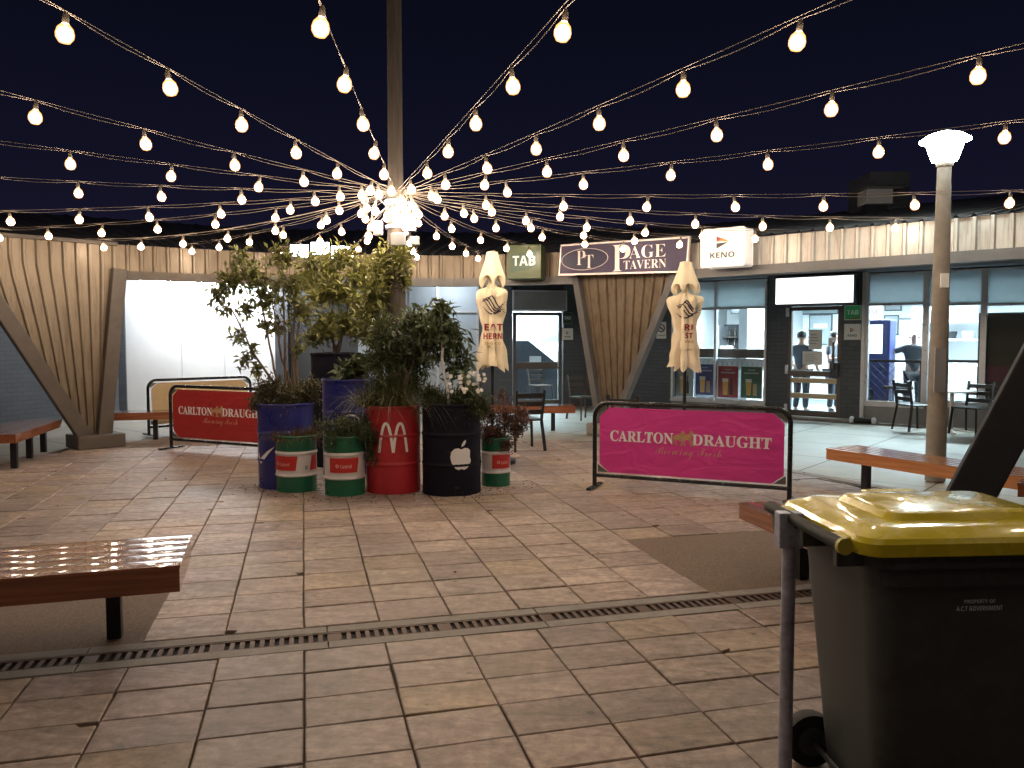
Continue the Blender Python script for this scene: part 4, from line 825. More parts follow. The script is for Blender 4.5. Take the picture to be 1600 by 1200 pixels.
# green box sign
a = at_y(792, 436, 13.0); b = at_y(846, 434, 12.9); ht = at_y(792, 383, 13.0).z - a.z; wt = Vector((b.x - a.x, b.y - a.y)).length
tg = thing('green_sign', 'dull green box sign with white capitals above the small door', 'sign', (a.x, a.y, a.z), frame_for(a, b) - .05)
MB().box(0, wt, 0, .35, 0, ht).build('box', M['tabgreen'], tg, bevel=.01); MB().prism([(wt * .12, ht * .18), (wt * .88, ht * .34), (wt * .88, ht * .86), (wt * .12, ht * .70)], -.005, -.0005).build('panel', M['tabdark'], tg)
text(tg, 'TAB', 'sans', wt / 2, ht * .53, wt * .66, ht * .29, -.007, M['letter'])
def small_sign(F_, kind, px0, px1, py0, py1, label, off=-.03):
    a, b = F_.s(px0, off), F_.s(px1, off); z1 = F_.sz((px0 + px1) / 2, py0, off)[1]; z0 = F_.sz((px0 + px1) / 2, py1, off)[1]; w, h = b - a, z1 - z0
    t = thing('wall_sign', label, 'sign', F_.W((a + b) / 2, off, z0), F_.rz, 'small square signs by the doors')
    lit = F_ is TF
    if kind == 'tab':
        MB().box(-w / 2, w / 2, 0, .03, 0, h).build('board', M['paper'] if lit else M['gpanel'], t); MB().box(-w / 2 + .012, w / 2 - .012, -.004, -.0005, .012, h - .012).build('face', M['tablit'] if lit else M['tabdark'], t)
        text(t, 'TAB', 'sans', 0, h * .52, w * .7, h * .3, -.0055, M['letter'])
        if lit: MB().prism([(-w / 2 + .014, .014), (w / 2 - .014, .014), (w / 2 - .014, h * .3)], -.0052, -.0042).build('swash', M['lf_yel'], t)
    elif kind == 'keno':
        MB().box(-w / 2, w / 2, 0, .03, 0, h).build('board', M['paper'], t); MB().box(-w / 2 - .006, w / 2 + .006, .006, .032, -.006, h + .006).build('rim', M['ink'], t)
        keno_mark(t, 0, h * .62, h * .28, -.002); text(t, 'KENO', 'sans', 0, h * .27, w * .55, h * .14, -.003, M['ink'])
    elif kind == 'st':
        MB().box(-w / 2, w / 2, 0, .02, 0, h).build('board', M['screen'], t); text(t, 'ST', 'sans', 0, h * .5, w * .4, h * .3, -.003, M['pnavy'])
    elif kind == 'smoke':
        MB().box(-w / 2, w / 2, 0, .01, 0, h).build('board', M['paper'], t)
        MB().tube([(x, -.004, z) for x, z in ell(w * .32, w * .32, 24, 0, h * .62)], .012, 6, closed=True).build('ring', M['ink'], t); MB().bar((-w * .22, -.004, h * .62 + w * .22), (w * .22, -.004, h * .62 - w * .22), .02, .004, up=(0, 1, 0)).build('slash', M['ink'], t)
        MB().box(-w * .2, w * .14, -.003, -.0005, h * .6, h * .65).build('cigarette', M['ink'], t); text(t, 'NO SMOKING', 'sans', 0, h * .18, w * .8, h * .08, -.002, M['ink'])
    elif kind == 'paper':
        MB().box(-w / 2, w / 2, 0, .004, 0, h).build('sheet', M['paper'], t)
        for i in range(4): MB().box(-w * .36, w * (.1 + .08 * (i % 3)), -.002, -.0005, h * (.72 - i * .15), h * (.76 - i * .15)).build('print_line', M['greytext'], t)
    elif kind == 'ced':
        MB().box(-w / 2, w / 2, 0, .01, 0, h).build('board', M['paper'], t)
        text_mb('ICED', 'sans', 0, 0, h * .6, w * .5, 0).add([], []) if False else None
        q = text_mb('ICED', 'sans', 0, 0, h * .6, w * .55, 0); q.v = [(-v[2], -.002, h / 2 + v[0]) for v in q.v]; q.build('lettering', M['ink'], t, recalc=False)
    return t
small_sign(TF, 'tab', 1317, 1343, 477, 500, 'small square green sign on the brick right of the tavern door')
small_sign(TF, 'keno', 1317, 1343, 506, 531, 'small square white sign with a dark triangle right of the tavern door')
small_sign(SF, 'tab', 879, 893, 488, 506, 'small dark green square sign right of the small glass door', off=-.06)
small_sign(SF, 'keno', 878, 895, 513, 531, 'small white square sign right of the small glass door', off=-.06)
small_sign(TF, 'st', 1353, 1376, 477, 499, 'small lit sign with two letters in the middle window', off=.14)
small_sign(TF, 'smoke', 1025, 1040, 503, 529, 'white no smoking notice on the brick beside the tavern window')
small_sign(TF, 'ced', 1007, 1017, 497, 530, 'narrow white vertical notice at the V support edge')
small_sign(TF, 'paper', 1262, 1283, 515, 546, 'tall white paper notice taped inside the tavern door', off=.03)
small_sign(TF, 'paper', 1253, 1284, 549, 570, 'wide white paper notice taped low on the tavern door glass', off=.03)
small_sign(TF, 'paper', 1293, 1301, 528, 541, 'little white paper sticker on the tavern door glass', off=.03)
ls = thing('lit_sign', 'glowing blank white sign box over the tavern door', 'sign', TF.W(TF.s(1268, -.25), -.25, TF.sz(1268, 474, -.25)[1]), TF.rz)
w_ = TF.s(1328, -.25) - TF.s(1208, -.25); h_ = TF.sz(1268, 433, -.25)[1] - TF.sz(1268, 474, -.25)[1]
MB().box(-w_ / 2 - .03, w_ / 2 + .03, .002, .25, -.03, h_ + .03).build('box', M['dpanel'], ls); MB().box(-w_ / 2, w_ / 2, -.006, .0, 0, h_).build('face', M['signlit'], ls)
for x in (-.36, .36): MB().lathe([(.012, 0), (.012, .006)], 8, c=(x * w_, -.008, .06), T=Matrix.Rotation(R(90), 3, 'X')).build('bolt', M['gpanel'], ls)
cn = thing('counter_sign', 'blank', 'sign') if False else None

# ------------------------------------------------------------------ benches
def bench(label, origin, dirx, L, D0, D1, legs, m, t_=.13, zt_=.45, slats=5):
    t = thing('timber_bench', label, 'bench', (origin[0], origin[1], 0), math.atan2(dirx[1], dirx[0]), 'timber benches round the court')
    s = MB(); w = (D1 - D0)
    s.box(0, L, D0, D1, zt_ - t_, zt_ - .02)
    for i in range(slats):
        a = D0 + w * i / slats + (.003 if i else -.004); b_ = D0 + w * (i + 1) / slats + (0 if i < slats - 1 else .004); n_ = 8; vs = []; dz_ = random.uniform(-.001, .001)
        for k in range(n_ + 1):                        # gently crowned board
            u_ = k / n_; z_ = zt_ - .002 + dz_ + .0032 * (1 - (2 * u_ - 1) ** 2); vs += [(-.004, a + (b_ - a) * u_, z_), (L + .004, a + (b_ - a) * u_, z_)]
        o_ = len(vs); vs += [(-.004, a, zt_ - .0195), (L + .004, a, zt_ - .0195), (-.004, b_, zt_ - .0195), (L + .004, b_, zt_ - .0195)]; q_ = 2 * n_
        s.add(vs, [(2 * k, 2 * k + 1, 2 * k + 3, 2 * k + 2) for k in range(n_)] + [(0, 1, o_ + 1, o_), (q_, q_ + 1, o_ + 3, o_ + 2), tuple([2 * k for k in range(n_ + 1)] + [o_ + 2, o_]), tuple([2 * k + 1 for k in range(n_ + 1)] + [o_ + 3, o_ + 1])])
    s.build('seat', m, t, smooth=True)
    for x, y in legs: MB().box(x - .035, x + .035, y - .035, y + .035, 0, zt_ - t_).build('leg', M['steel'], t)
    return t
bench('big dark red timber bench in the near left corner with light reflections', (-1.70, 4.03), (-.955, -.297), 2.4, -.66, 0, [(.36, -.32), (2.0, -.32)], M['wood'], .14)
bench('orange timber bench in front of the concrete lamp post', (3.33, 8.42), (.475, -.88), 2.6, 0, .5, [(.3, .25), (2.2, .25)], M['wood2'], .12)
bench('red timber bench end poking out behind the bin post', (1.6, 5.58), (.2, -.98), 1.5, 0, .55, [(.35, .28), (1.2, .28)], M['wood'], .11)
bench('dark timber bench end behind the slanted beam', (4.05, 6.35), (.75, -.66), 1.2, 0, .5, [(.3, .25), (1.0, .25)], M['wood'], .11)
bench('brown timber bench along the dark wall at far left', (-6.02, 9.65), (-.25, .968), 1.9, 0, .55, [(.25, .1), (1.15, .2), (1.75, .2)], M['wood'], .11)
bench('red timber bench behind the red barrier', (-6.25, 12.42), (.965, .262), 1.9, 0, .45, [(.62, .12), (1.7, .2)], M['wood'], .12)
bench('red timber bench behind the russet planter bush', (-1.0, 13.75), (1, .02), 2.1, 0, .45, [(.25, .2), (1.72, .15)], M['wood'], .13)

# ------------------------------------------------------------------ cafe barriers
def horses(par, cx, cz, s, y, m):
    q = MB()
    for i, (dx, k) in enumerate(((-.28, 1), (.22, 1.1))):
        y_ = y - .0004 * i; P = lambda pts: [(cx + s * (dx + a * k), cz + s * b * k) for a, b in pts]
        q.prism(P([(-.30, -.02), (-.26, .16), (-.05, .20), (.12, .24), (.20, .40), (.27, .45), (.36, .34), (.42, .30), (.38, .24), (.30, .26), (.27, .10), (.22, -.04), (.05, -.10), (-.15, -.10)]), y_ - .001, y_)
        for lx, a in ((-.27, -.06), (-.17, .05), (.14, .10), (.24, .16)):
            q.prism(P([(lx - .035, .0), (lx + .055, .0), (lx + .03 + a * .4, -.24), (lx + .06 + a, -.42), (lx - .03 + a, -.44), (lx - .02 + a * .4, -.24)]), y_ - .0016, y_ - .0004)
        q.prism(P([(-.29, .12), (-.40, .02), (-.42, -.16), (-.37, -.14), (-.33, .0), (-.27, .04)]), y_ - .0014, y_ - .0002)
    q.build('horse_emblem', m, par)
def barrier(label, p0, p1, face, m_letters, branding=True, dup_foot=True):
    p0 = Vector(p0); p1 = Vector(p1); L = (p1 - p0).length; d = (p1 - p0)
    t = thing('cafe_barrier', label, 'barrier', (p0.x, p0.y, 0), math.atan2(d.y, d.x), 'cafe barriers with tube frames')
    H = .92; r = .14; pts = [(0, 0, .02), (0, 0, H - r)] + [(r - r * math.cos(R(a)), 0, H - r + r * math.sin(R(a))) for a in (15, 30, 45, 60, 75, 90)]
    pts += [(L - x, y, z) for x, y, z in reversed(pts)]
    fr = MB().tube(pts, .024, 10); fr.tube([(0, 0, .14), (L, 0, .14)], .02, 10); fr.build('frame', M['bframe'], t, smooth=True)
    g_ = .055; z0 = .18; z1 = H - .045; c_ = .11
    poly = [(g_ + c_, z0), (L - g_ - c_, z0), (L - g_, z0 + c_ * .8), (L - g_, z1 - c_ * .9), (L - g_ - c_, z1), (g_ + c_, z1), (g_, z1 - c_ * .9), (g_, z0 + c_ * .8)]
    MB().prism(poly, -.006, .006).build('banner', face, t)
    for cx_, cz_, sx2, sz2 in ((g_, z0, 1, 1), (L - g_, z0, -1, 1), (g_, z1, 1, -1), (L - g_, z1, -1, -1)):
        MB().prism([(cx_ - sx2 * .02, cz_), (cx_ + sx2 * (c_ - .012), cz_), (cx_ - sx2 * .02, cz_ + sz2 * (c_ * .85 - .012))], -.004, .004).build('corner_tab', M['corner'], t)
    for x in (0, L):
        MB().bar((x, -.22, .018), (x, .22, .018), .05, .022).build('foot', M['bframe'], t, bevel=.005)
    if branding:
        zc = .575; k = L / 1.95
        text(t, 'CARLTON', 'serif', .50 * k, zc, .66 * k, .115, -.0075, m_letters, offset=.008); text(t, 'DRAUGHT', 'serif', 1.40 * k, zc, .76 * k, .115, -.0075, m_letters, offset=.008)
        horses(t, .93 * k, zc + .01, .17, -.0072, M['gold']); text(t, 'Brewing Fresh', 'script', .98 * k, zc - .145, .66 * k, .12, -.0075, M['goldt'], offset=-.012)
    return t
p0 = ground(929, 762); p1 = ground(1233, 786)
barrier('magenta cafe barrier with white lettering left of the bin', p0, p1, M['magenta'], M['letter'])
p0 = ground(268, 701); dd = (ground(447, 716) - p0).normalized()
barrier('dark red cafe barrier with white lettering left of the drums', p0, p0 + dd * 1.95, M['redvinyl'], M['letter'])
barrier('plain tan cafe barrier behind the red one against the white wall', (-6.02, 13.2, 0), (-4.75, 14.5, 0), M['tanvinyl'], M['letter'], False)

# ------------------------------------------------------------------ drums
def drum(label, loc, r, h, m, rz=0, bands=None, big=True, group='painted drums used as planters'):
    t = thing('drum_planter', label, 'planter', loc, rz, group)
    def prof(z0, z1):
        pts = []; N_ = max(2, int((z1 - z0) / .012))
        for i in range(N_ + 1):
            z = z0 + (z1 - z0) * i / N_; f = z / h; rr = r
            for c_ in ((.34, .67) if big else (.30, .70)):
                dz_ = (f - c_) * h; rr += .011 * math.exp(-(dz_ / .012) ** 2)
            if f < .03: rr += .006 * (1 - f / .03) - (.0 if f > .01 else .004)
            if f > .975: rr += .008
            pts.append((rr, z))
        return pts
    if bands:
        za, zb = bands; MB().lathe(prof(0, za), 40, cap=False).build('lower_shell', m, t, smooth=True); MB().lathe([(a_ + .001, z_) for a_, z_ in prof(za, zb)], 40, cap=False).build('label_band', M['band'], t, smooth=True); MB().lathe(prof(zb, h), 40, cap=False).build('upper_shell', m, t, smooth=True)
    else: MB().lathe(prof(0, h), 40, cap=False).build('shell', m, t, smooth=True)
    MB().tube([((r + .004) * math.cos(2 * math.pi * i / 40), (r + .004) * math.sin(2 * math.pi * i / 40), h) for i in range(40)], .012, 8, closed=True).build('rim', m, t, smooth=True)
    MB().lathe([(r - .012, 0), (r - .012, .01)], 30, c=(0, 0, h - .07)).build('soil', M['soil'], t)
    wrap = lambda x, z, y: Vector(((r + y) * math.sin(x / r), -(r + y) * math.cos(x / r), z))
    return t, wrap
def wrapped_poly(poly, wrap, y, cuts=.03):
    bm_ = bmesh.new(); vs = [bm_.verts.new((a, 0, b)) for a, b in poly]; bm_.faces.new(vs)
    bmesh.ops.triangulate(bm_, faces=bm_.faces)
    for _ in range(6):
        ed_ = [e for e in bm_.edges if abs(e.verts[0].co.x - e.verts[1].co.x) > cuts]
        if not ed_: break
        bmesh.ops.subdivide_edges(bm_, edges=ed_, cuts=1); bmesh.ops.triangulate(bm_, faces=bm_.faces)
    bm_.verts.index_update(); mb = MB(); mb.add([wrap(v.co.x, v.co.z, y) for v in bm_.verts], [tuple(v.index for v in f.verts) for f in bm_.faces]); bm_.free(); return mb
def ribbon(pts, w, n=1):
    L_, R_ = [], []
    for i, (x, z) in enumerate(pts):
        a_ = pts[max(0, i - 1)]; b_ = pts[min(len(pts) - 1, i + 1)]; d = Vector((b_[0] - a_[0], b_[1] - a_[1])).normalized(); ww = w[i] if isinstance(w, list) else w
        L_.append((x - d.y * ww / 2, z + d.x * ww / 2)); R_.append((x + d.y * ww / 2, z - d.x * ww / 2))
    return L_ + R_[::-1]
def ribbon_strip(pts, w, wrap, y):
    L2 = ribbon(pts, w); n = len(pts); l_, r_ = L2[:n], L2[n:][::-1]
    return MB().add([wrap(a, b, y) for a, b in l_] + [wrap(a, b, y) for a, b in r_], [(i, i + 1, n + i + 1, n + i) for i in range(n - 1)])
def face_cam(p): return math.atan2(p[1], p[0]) - math.pi / 2 + 0      # local -y looks toward the camera
def gdrum(px0, px1, pybase, r):
    c = ground((px0 + px1) / 2, pybase); d = Vector((c.x, c.y, 0)).normalized(); return Vector((c.x, c.y, 0)) + d * r
pB1 = gdrum(404, 492, 765, .295); pB2 = Vector((-1.95, 9.55, 0)); pR = gdrum(574, 656, 773, .29); pN = gdrum(661, 751, 776, .295)
pG1 = gdrum(432, 496, 770, .21); pG2 = gdrum(508, 571, 776, .205); pG3 = gdrum(752, 797, 761, .16)
d1, wr1 = drum('blue drum planter with a white tick mark beside the red barrier', pB1, .295, .90, M['blue'], face_cam(pB1))
sw_pts = [(-.36, .33), (-.35, .27), (-.32, .255), (-.27, .29), (-.20, .345), (-.12, .40)]
ribbon_strip([(a * 1.0, b * 1.15) for a, b in sw_pts], [.01, .04, .055, .045, .03, .004], wr1, .004).build('tick_mark', M['letter'], d1)
d2, wr2 = drum('tall blue drum planter with a white ring mark behind the green drums', pB2, .31, 1.12, M['blue'], face_cam(pB2))
ribbon_strip([(.02 + .1 * math.cos(R(a)), .62 + .1 * math.sin(R(a))) for a in range(0, 361, 12)], .022, wr2, .004).build('ring_mark', M['letter'], d2)
d5, wr5 = drum('red drum planter with white double arches', pR, .285, .90, M['red'], face_cam(pR))
def arch_pts():
    out = []
    for sgn in (-1, 1):
        pts = []
        for i in range(33):
            u = -1 + 2 * i / 32; pts.append((sgn * .073 + .073 * u * (1 - .10 * abs(u) * (1 - abs(u))), .735 - .30 * abs(u) ** 2.3))
        out.append(pts)
    return out
for pts in arch_pts(): ribbon_strip(pts, .028, wr5, .004).build('arch_mark', M['letter'], d5)
d6, wr6 = drum('near black drum planter with a white bitten fruit mark', pN, .305, .93, M['navy'], face_cam(pN))
fruit = [(0, -.125), (-.03, -.135), (-.065, -.12), (-.105, -.06), (-.12, .0), (-.11, .06), (-.075, .095), (-.035, .1), (0, .085), (.035, .1), (.075, .095), (.105, .07), (.088, .045), (.08, .01), (.09, -.022), (.115, -.045), (.095, -.09), (.06, -.125), (.03, -.135)]
wrapped_poly([(a * .95 + .10, b * .95 + .40) for a, b in fruit], wr6, .004).build('fruit_mark', M['letter'], d6)
wrapped_poly([(a + .10, b + .40) for a, b in ((.0, .105), (.005, .135), (.025, .165), (.05, .178), (.048, .15), (.03, .12))], wr6, .004).build('leaf_mark', M['letter'], d6)
for (pp, r_, h_, lab, skew) in ((pG1, .21, .58, 'small green drum planter with white band, left of the front pair', -.14), (pG2, .205, .60, 'small green drum planter with white band, nearest the camera', 0.0), (pG3, .16, .52, 'small green drum planter with white band under the russet bush', .09)):
    t, wr_ = drum(lab, pp, r_, h_, M['green'], face_cam(pp), bands=(h_ * .28, h_ * .74), big=False)
    zc = h_ * .53; hw = r_ * .72
    wrapped_poly([(skew - hw * 1.1, zc + .075), (skew + hw, zc + .075), (skew + hw * .86, zc - .075), (skew - hw * 1.1, zc - .075)], wr_, .006).build('label_patch', M['decal'], t)
    text(t, 'Castrol', 'sans', skew + .01, zc - .01, hw * .75, .036, .008, M['pinkish'], wrap=wr_)
    ribbon_strip([(skew - hw * .52 + .013 * math.cos(R(a)), zc - .006 + .013 * math.sin(R(a))) for a in range(0, 361, 30)], .008, wr_, .008).build('label_ring', M['pinkish'], t)
    if pp is pG1:
        wrapped_poly([(.17, zc + .075), (.26, zc + .075), (.26, zc - .08), (.14, zc - .08)], wr_, .006).build('label_patch', M['decal'], t)
        wrapped_poly([(.085, zc - .03), (.12, zc - .03), (.12, zc - .07), (.085, zc - .07)], wr_, .006).build('print_block', M['greytext'], t)
pK = Vector((-2.25, 10.2, 0)); dk, _ = drum('tall near black drum planter at the back of the cluster', pK, .31, 1.42, M['navy'], 0)

# ------------------------------------------------------------------ plants
RL = random.Random(21); DENS = 1.9
def rdir(r=RL):
    while True:
        v = Vector((r.uniform(-1, 1), r.uniform(-1, 1), r.uniform(-1, 1)))
        if .05 < v.length < 1: return v.normalized()
def leaf(mb, p, d, L, w, fold=.25, droop=.0):
    d = d.normalized(); sd = d.cross(Vector((0, 0, 1)))
    if sd.length < .1: sd = d.cross(Vector((1, 0, 0)))
    sd.normalize(); sd = Quaternion(d, RL.uniform(-.9, .9)) @ sd; up = sd.cross(d)
    tip = p + d * L - Vector((0, 0, droop * L)); md = p + d * L * .45 - Vector((0, 0, droop * L * .3))
    mb.add([p, md + sd * w / 2 + up * w * fold, tip, md - sd * w / 2 + up * w * fold, md], [(0, 1, 4), (1, 2, 4), (2, 3, 4), (3, 0, 4)])
def crown(mb, tw, base, clusters, LL, lw, per=6, droop=.2, up=.5, twig=.006, trunk=None, dens=None):
    for (cx_, cy_, cz_, rr, n) in clusters:
        n = max(3, int(n * (dens or DENS)))
        c = Vector((cx_, cy_, cz_)); st_ = trunk or Vector(base)
        for i in range(n):
            o_ = rdir() * rr * (RL.random() ** .45); o_.z *= .85; p = c + o_
            ax = (o_ * .9 / rr + Vector((0, 0, up)) + rdir() * .5).normalized()
            for k in range(per):
                q = p - ax * (k * LL * .35); ld = (rdir() + ax * (1.1 if k == 0 else .45)).normalized(); leaf(mb, q, ld, LL * RL.uniform(.65, 1.15), lw * RL.uniform(.8, 1.15), droop=droop * RL.random())
            if i % 2 == 0:
                a_ = c + o_ * .1 + Vector((0, 0, -rr * .25)); tw.tube([a_, (a_ + p) / 2 + rdir() * .02, p], [twig, twig * .8, twig * .4], 5, cap=False)
def branch(tw, pts, r0, r1, n=6):
    P = [Vector(p) for p in pts]; out = []
    for i in range(len(P) - 1):
        for k in range(5):
            t = k / 5; out.append(P[i].lerp(P[i + 1], t) + rdir() * .008)
    out.append(P[-1]); m_ = len(out); tw.tube(out, [r0 + (r1 - r0) * i / (m_ - 1) for i in range(m_)], n)
def plant(name, label, cat, loc, group=None): return thing(name, label, cat, loc, 0, group)
def tuft(mb, c, n, L, w, spread, arch=1.0, r0=.12):
    for i in range(n):
        a = RL.uniform(0, 2 * math.pi); h = Vector((math.cos(a), math.sin(a), 0)); p = Vector(c) + h * RL.uniform(0, r0); Lk = L * RL.uniform(.55, 1.15); sp = spread * RL.uniform(.15, 1.2); sd = Vector((-h.y, h.x, 0)) * w / 2; pr = []
        for k in range(5):
            t = k / 4; q = p + h * (Lk * sp * t) + Vector((0, 0, Lk * (t - arch * .75 * sp * t * t * (1.0)))); wk_ = (1 - t * .92); pr += [q - sd * wk_, q + sd * wk_]
        mb.add(pr, [(2 * k, 2 * k + 1, 2 * k + 3, 2 * k + 2) for k in range(4)])
def rel(px, py, Y, base): return at_y(px, py, Y) - base
# tall leafy shrub in the blue drum
b1 = Vector((pB1.x, pB1.y, .84)); t = plant('leafy_shrub', 'tall multi stemmed leafy shrub growing from the left blue drum', 'shrub', b1)
lf = MB(); tw = MB(); Y1 = b1.y
cl = []
for px, py, Yo, r_, n in ((440, 400, .1, .19, 30), (400, 425, -.1, .22, 38), (365, 435, 0, .18, 30), (345, 452, .05, .12, 16), (420, 460, .1, .24, 45), (455, 440, -.1, .2, 34), (470, 480, 0, .2, 30), (430, 505, .1, .18, 20), (378, 395, .1, .12, 12), (390, 480, 0, .13, 12), (372, 520, -.1, .10, 9), (395, 545, 0, .10, 8), (400, 575, -.1, .08, 8), (355, 480, 0, .09, 7), (340, 462, 0, .08, 6), (490, 410, .0, .14, 14), (465, 540, 0, .1, 7), (385, 560, 0, .1, 8)):
    p = rel(px, py, Y1 + Yo, b1); cl.append((p.x, p.y, p.z, r_, n))
crown(lf, tw, (0, 0, 0), cl, .095, .040, per=5, droop=.3, dens=1.25)
for px, py, px2, py2 in ((425, 560, 400, 430), (445, 540, 440, 405), (455, 530, 465, 440), (440, 560, 425, 470), (400, 560, 360, 480), (462, 545, 470, 480)):
    a_ = rel(px, py, Y1, b1); c_ = rel(px2, py2, Y1, b1); branch(tw, [(RL.uniform(-.12, .12) + .05, RL.uniform(-.08, .08), -.02), a_, c_], .017, .007)
lf.build('foliage', M['lf_mid'], t, recalc=False); tw.build('stem', M['bark'], t)
# olive groundcover in the blue drum
t = plant('groundcover_plant', 'dark olive fine leaved plant filling the left blue drum rim', 'plant', b1); lf = MB(); tw = MB()
crown(lf, tw, (0, 0, 0), [(RL.uniform(-.33, .28), RL.uniform(-.25, .15), RL.uniform(.02, .34), .15, 34) for _ in range(14)], .05, .017, per=7, droop=.1, twig=.003); lf.build('foliage', M['lf_olive'], t, recalc=False); tw.build('stem', M['bark'], t)
# bright shrub from the back drum
b2 = Vector((pK.x, pK.y, 1.36)); t = plant('bright_shrub', 'bright yellow green shrub rising from the back drum under the floodlights', 'shrub', b2); lf = MB(); tw = MB(); cl = []
for px, py, r_, n in ((535, 395, .2, 24), (510, 415, .22, 28), (560, 425, .22, 28), (525, 450, .25, 36), (565, 470, .25, 34), (500, 455, .2, 26), (545, 500, .22, 30), (510, 505, .22, 28), (575, 515, .2, 24), (490, 520, .15, 14), (480, 430, .16, 14)):
    p = rel(px, py, pK.y - .1 + RL.uniform(-.2, .15), b2); cl.append((p.x, p.y, p.z, r_, n))
crown(lf, tw, (0, 0, 0), cl, .125, .050, per=6, droop=.15, dens=1.5)
for px, py in ((520, 430), (555, 430), (500, 460), (565, 480)): branch(tw, [(RL.uniform(-.1, .1), 0, -.02), rel((px + 520) / 2, 510, pK.y, b2), rel(px, py, pK.y, b2)], .018, .008)
lf.build('foliage', M['lf_yel'], t, recalc=False); tw.build('stem', M['bark'], t)
# shrub around the pole
PX, PY = -1.33, 9.25
b3 = Vector((PX - .12, PY + .35, 0)); t = plant('pole_shrub', 'yellow green shrub wrapping the timber pole just below the bulbs', 'shrub', b3); lf = MB(); tw = MB(); cl = []
for px, py, r_, n in ((605, 393, .14, 15), (628, 398, .15, 16), (595, 420, .18, 22), (585, 450, .2, 26), (625, 428, .16, 18), (603, 455, .2, 24), (580, 490, .2, 22), (612, 490, .16, 16)):
    p = rel(px, py, PY - .05 + RL.uniform(-.15, .1), b3); cl.append((p.x, p.y, p.z, r_, n))
crown(lf, tw, (0, 0, 0), cl, .125, .050, per=6, droop=.15, dens=1.5)
for px, py in ((600, 410), (590, 450)): branch(tw, [(0, 0, 0), (-.1, -.1, 1.0), rel(px, py, PY, b3)], .02, .008)
lf.build('foliage', M['lf_yel'], t, recalc=False); tw.build('stem', M['bark'], t)
# broad leaved plant in the tall blue drum
b4 = Vector((pB2.x, pB2.y, 1.06)); t = plant('broadleaf_plant', 'low broad dark leaved plant in the tall blue drum', 'plant', b4); lf = MB(); tw = MB()
crown(lf, tw, (0, 0, 0), [(.05, -.1, .16, .17, 22), (.17, -.05, .22, .15, 16), (-.1, 0, .1, .1, 8)], .13, .085, per=3, droop=.3); lf.build('foliage', M['lf_dark'], t, recalc=False); tw.build('stem', M['bark'], t)
# grass tree in the red drum
b5 = Vector((pR.x, pR.y, .84)); t = plant('grass_tree', 'dark dense bush with trailing grass skirt growing in the red drum', 'plant', b5); lf = MB(); tw = MB(); cl = []
for px, py, r_, n in ((600, 520, .2, 45), (640, 505, .2, 45), (665, 520, .17, 36), (620, 550, .22, 50), (655, 555, .2, 44), (590, 560, .18, 30), (640, 590, .18, 34), (600, 595, .17, 26), (680, 500, .14, 24)):
    p = rel(px, py, pR.y + RL.uniform(-.1, .25), b5); cl.append((p.x, p.y, p.z, r_, n))
crown(lf, tw, (0, 0, 0), cl, .12, .024, per=8, droop=.15, up=.4, dens=1.35); lf.build('foliage', M['lf_dark'], t, recalc=False)
for i in range(5): branch(tw, [(RL.uniform(-.1, .1), RL.uniform(-.1, .1), -.03), (RL.uniform(-.15, .2), 0, .35), (RL.uniform(-.2, .3), .05, .7)], .022, .009)
tw.build('stem', M['bark'], t); gr = MB(); tuft(gr, (0, 0, -.04), 620, .62, .008, .75, 1.25, .2); tuft(gr, (.05, -.1, .08), 380, .60, .008, 1.1, 1.6, .22); tuft(gr, (-.25, -.1, .05), 160, .55, .008, 1.2, 1.6, .12); gr.build('grass_skirt', M['lf_grass'], t, recalc=False)
# lollipop tree in the dark drum
b6 = Vector((pN.x, pN.y, .87)); t = plant('small_tree', 'small round headed tree on a thin pale stem in the near black drum', 'tree', b6); lf = MB(); tw = MB(); cl = []
for px, py, r_, n in ((660, 492, .15, 24), (690, 485, .14, 22), (700, 515, .15, 24), (675, 515, .15, 22), (715, 530, .12, 16), (725, 555, .10, 11), (690, 545, .10, 10), (655, 530, .12, 12), (705, 575, .09, 7), (722, 580, .07, 5)):
    p = rel(px, py, pN.y + RL.uniform(-.15, .15), b6); cl.append((p.x, p.y, p.z, r_, n))
crown(lf, tw, (0, 0, 0), cl, .15, .046, per=5, droop=.6, up=.2, dens=1.0); lf.build('crown', M['lf_dark'], t, recalc=False)
st_ = MB(); branch(st_, [(0, -.12, -.04), rel(691, 560, pN.y - .1, b6), rel(690, 490, pN.y - .05, b6)], .016, .012, 8); st_.build('trunk', M['barkp'], t, smooth=True); tw.build('twigs', M['bark'], t)['kind'] = 'stuff'
# daisies and green fill in the dark drum
t = plant('daisy_plant', 'low bushy plant with small white daisies in the near black drum', 'plant', b6); lf = MB(); tw = MB()
crown(lf, tw, (0, 0, 0), [(RL.uniform(-.25, .32), RL.uniform(-.22, .2), RL.uniform(.02, .27), .14, 34) for _ in range(14)], .065, .013, per=8, droop=.2, twig=.003); tuft(lf, (-.15, -.1, -.02), 160, .38, .006, .8, 1.2, .12); lf.build('foliage', M['lf_dark'], t, recalc=False); tw.build('stem', M['bark'], t)
for i in range(34):
    c_ = Vector((RL.uniform(.0, .36), RL.uniform(-.33, .0), RL.uniform(.19, .40))); pt = MB(); ax = (Vector((0, -.8, .6)) + rdir() * .5).normalized(); sd = ax.cross(Vector((1, 0, 0))).normalized(); bi = ax.cross(sd)
    for k in range(9):
        a = 2 * math.pi * k / 9; e_ = sd * math.cos(a) + bi * math.sin(a); f_ = -sd * math.sin(a) + bi * math.cos(a); pt.add([c_ + f_ * .003, c_ + e_ * .016 + f_ * .006, c_ + e_ * .022 + ax * .002, c_ + e_ * .016 - f_ * .006, c_ - f_ * .003], [(0, 1, 2, 3, 4)])
    pt.build('daisy', M['petal'], t, recalc=False)
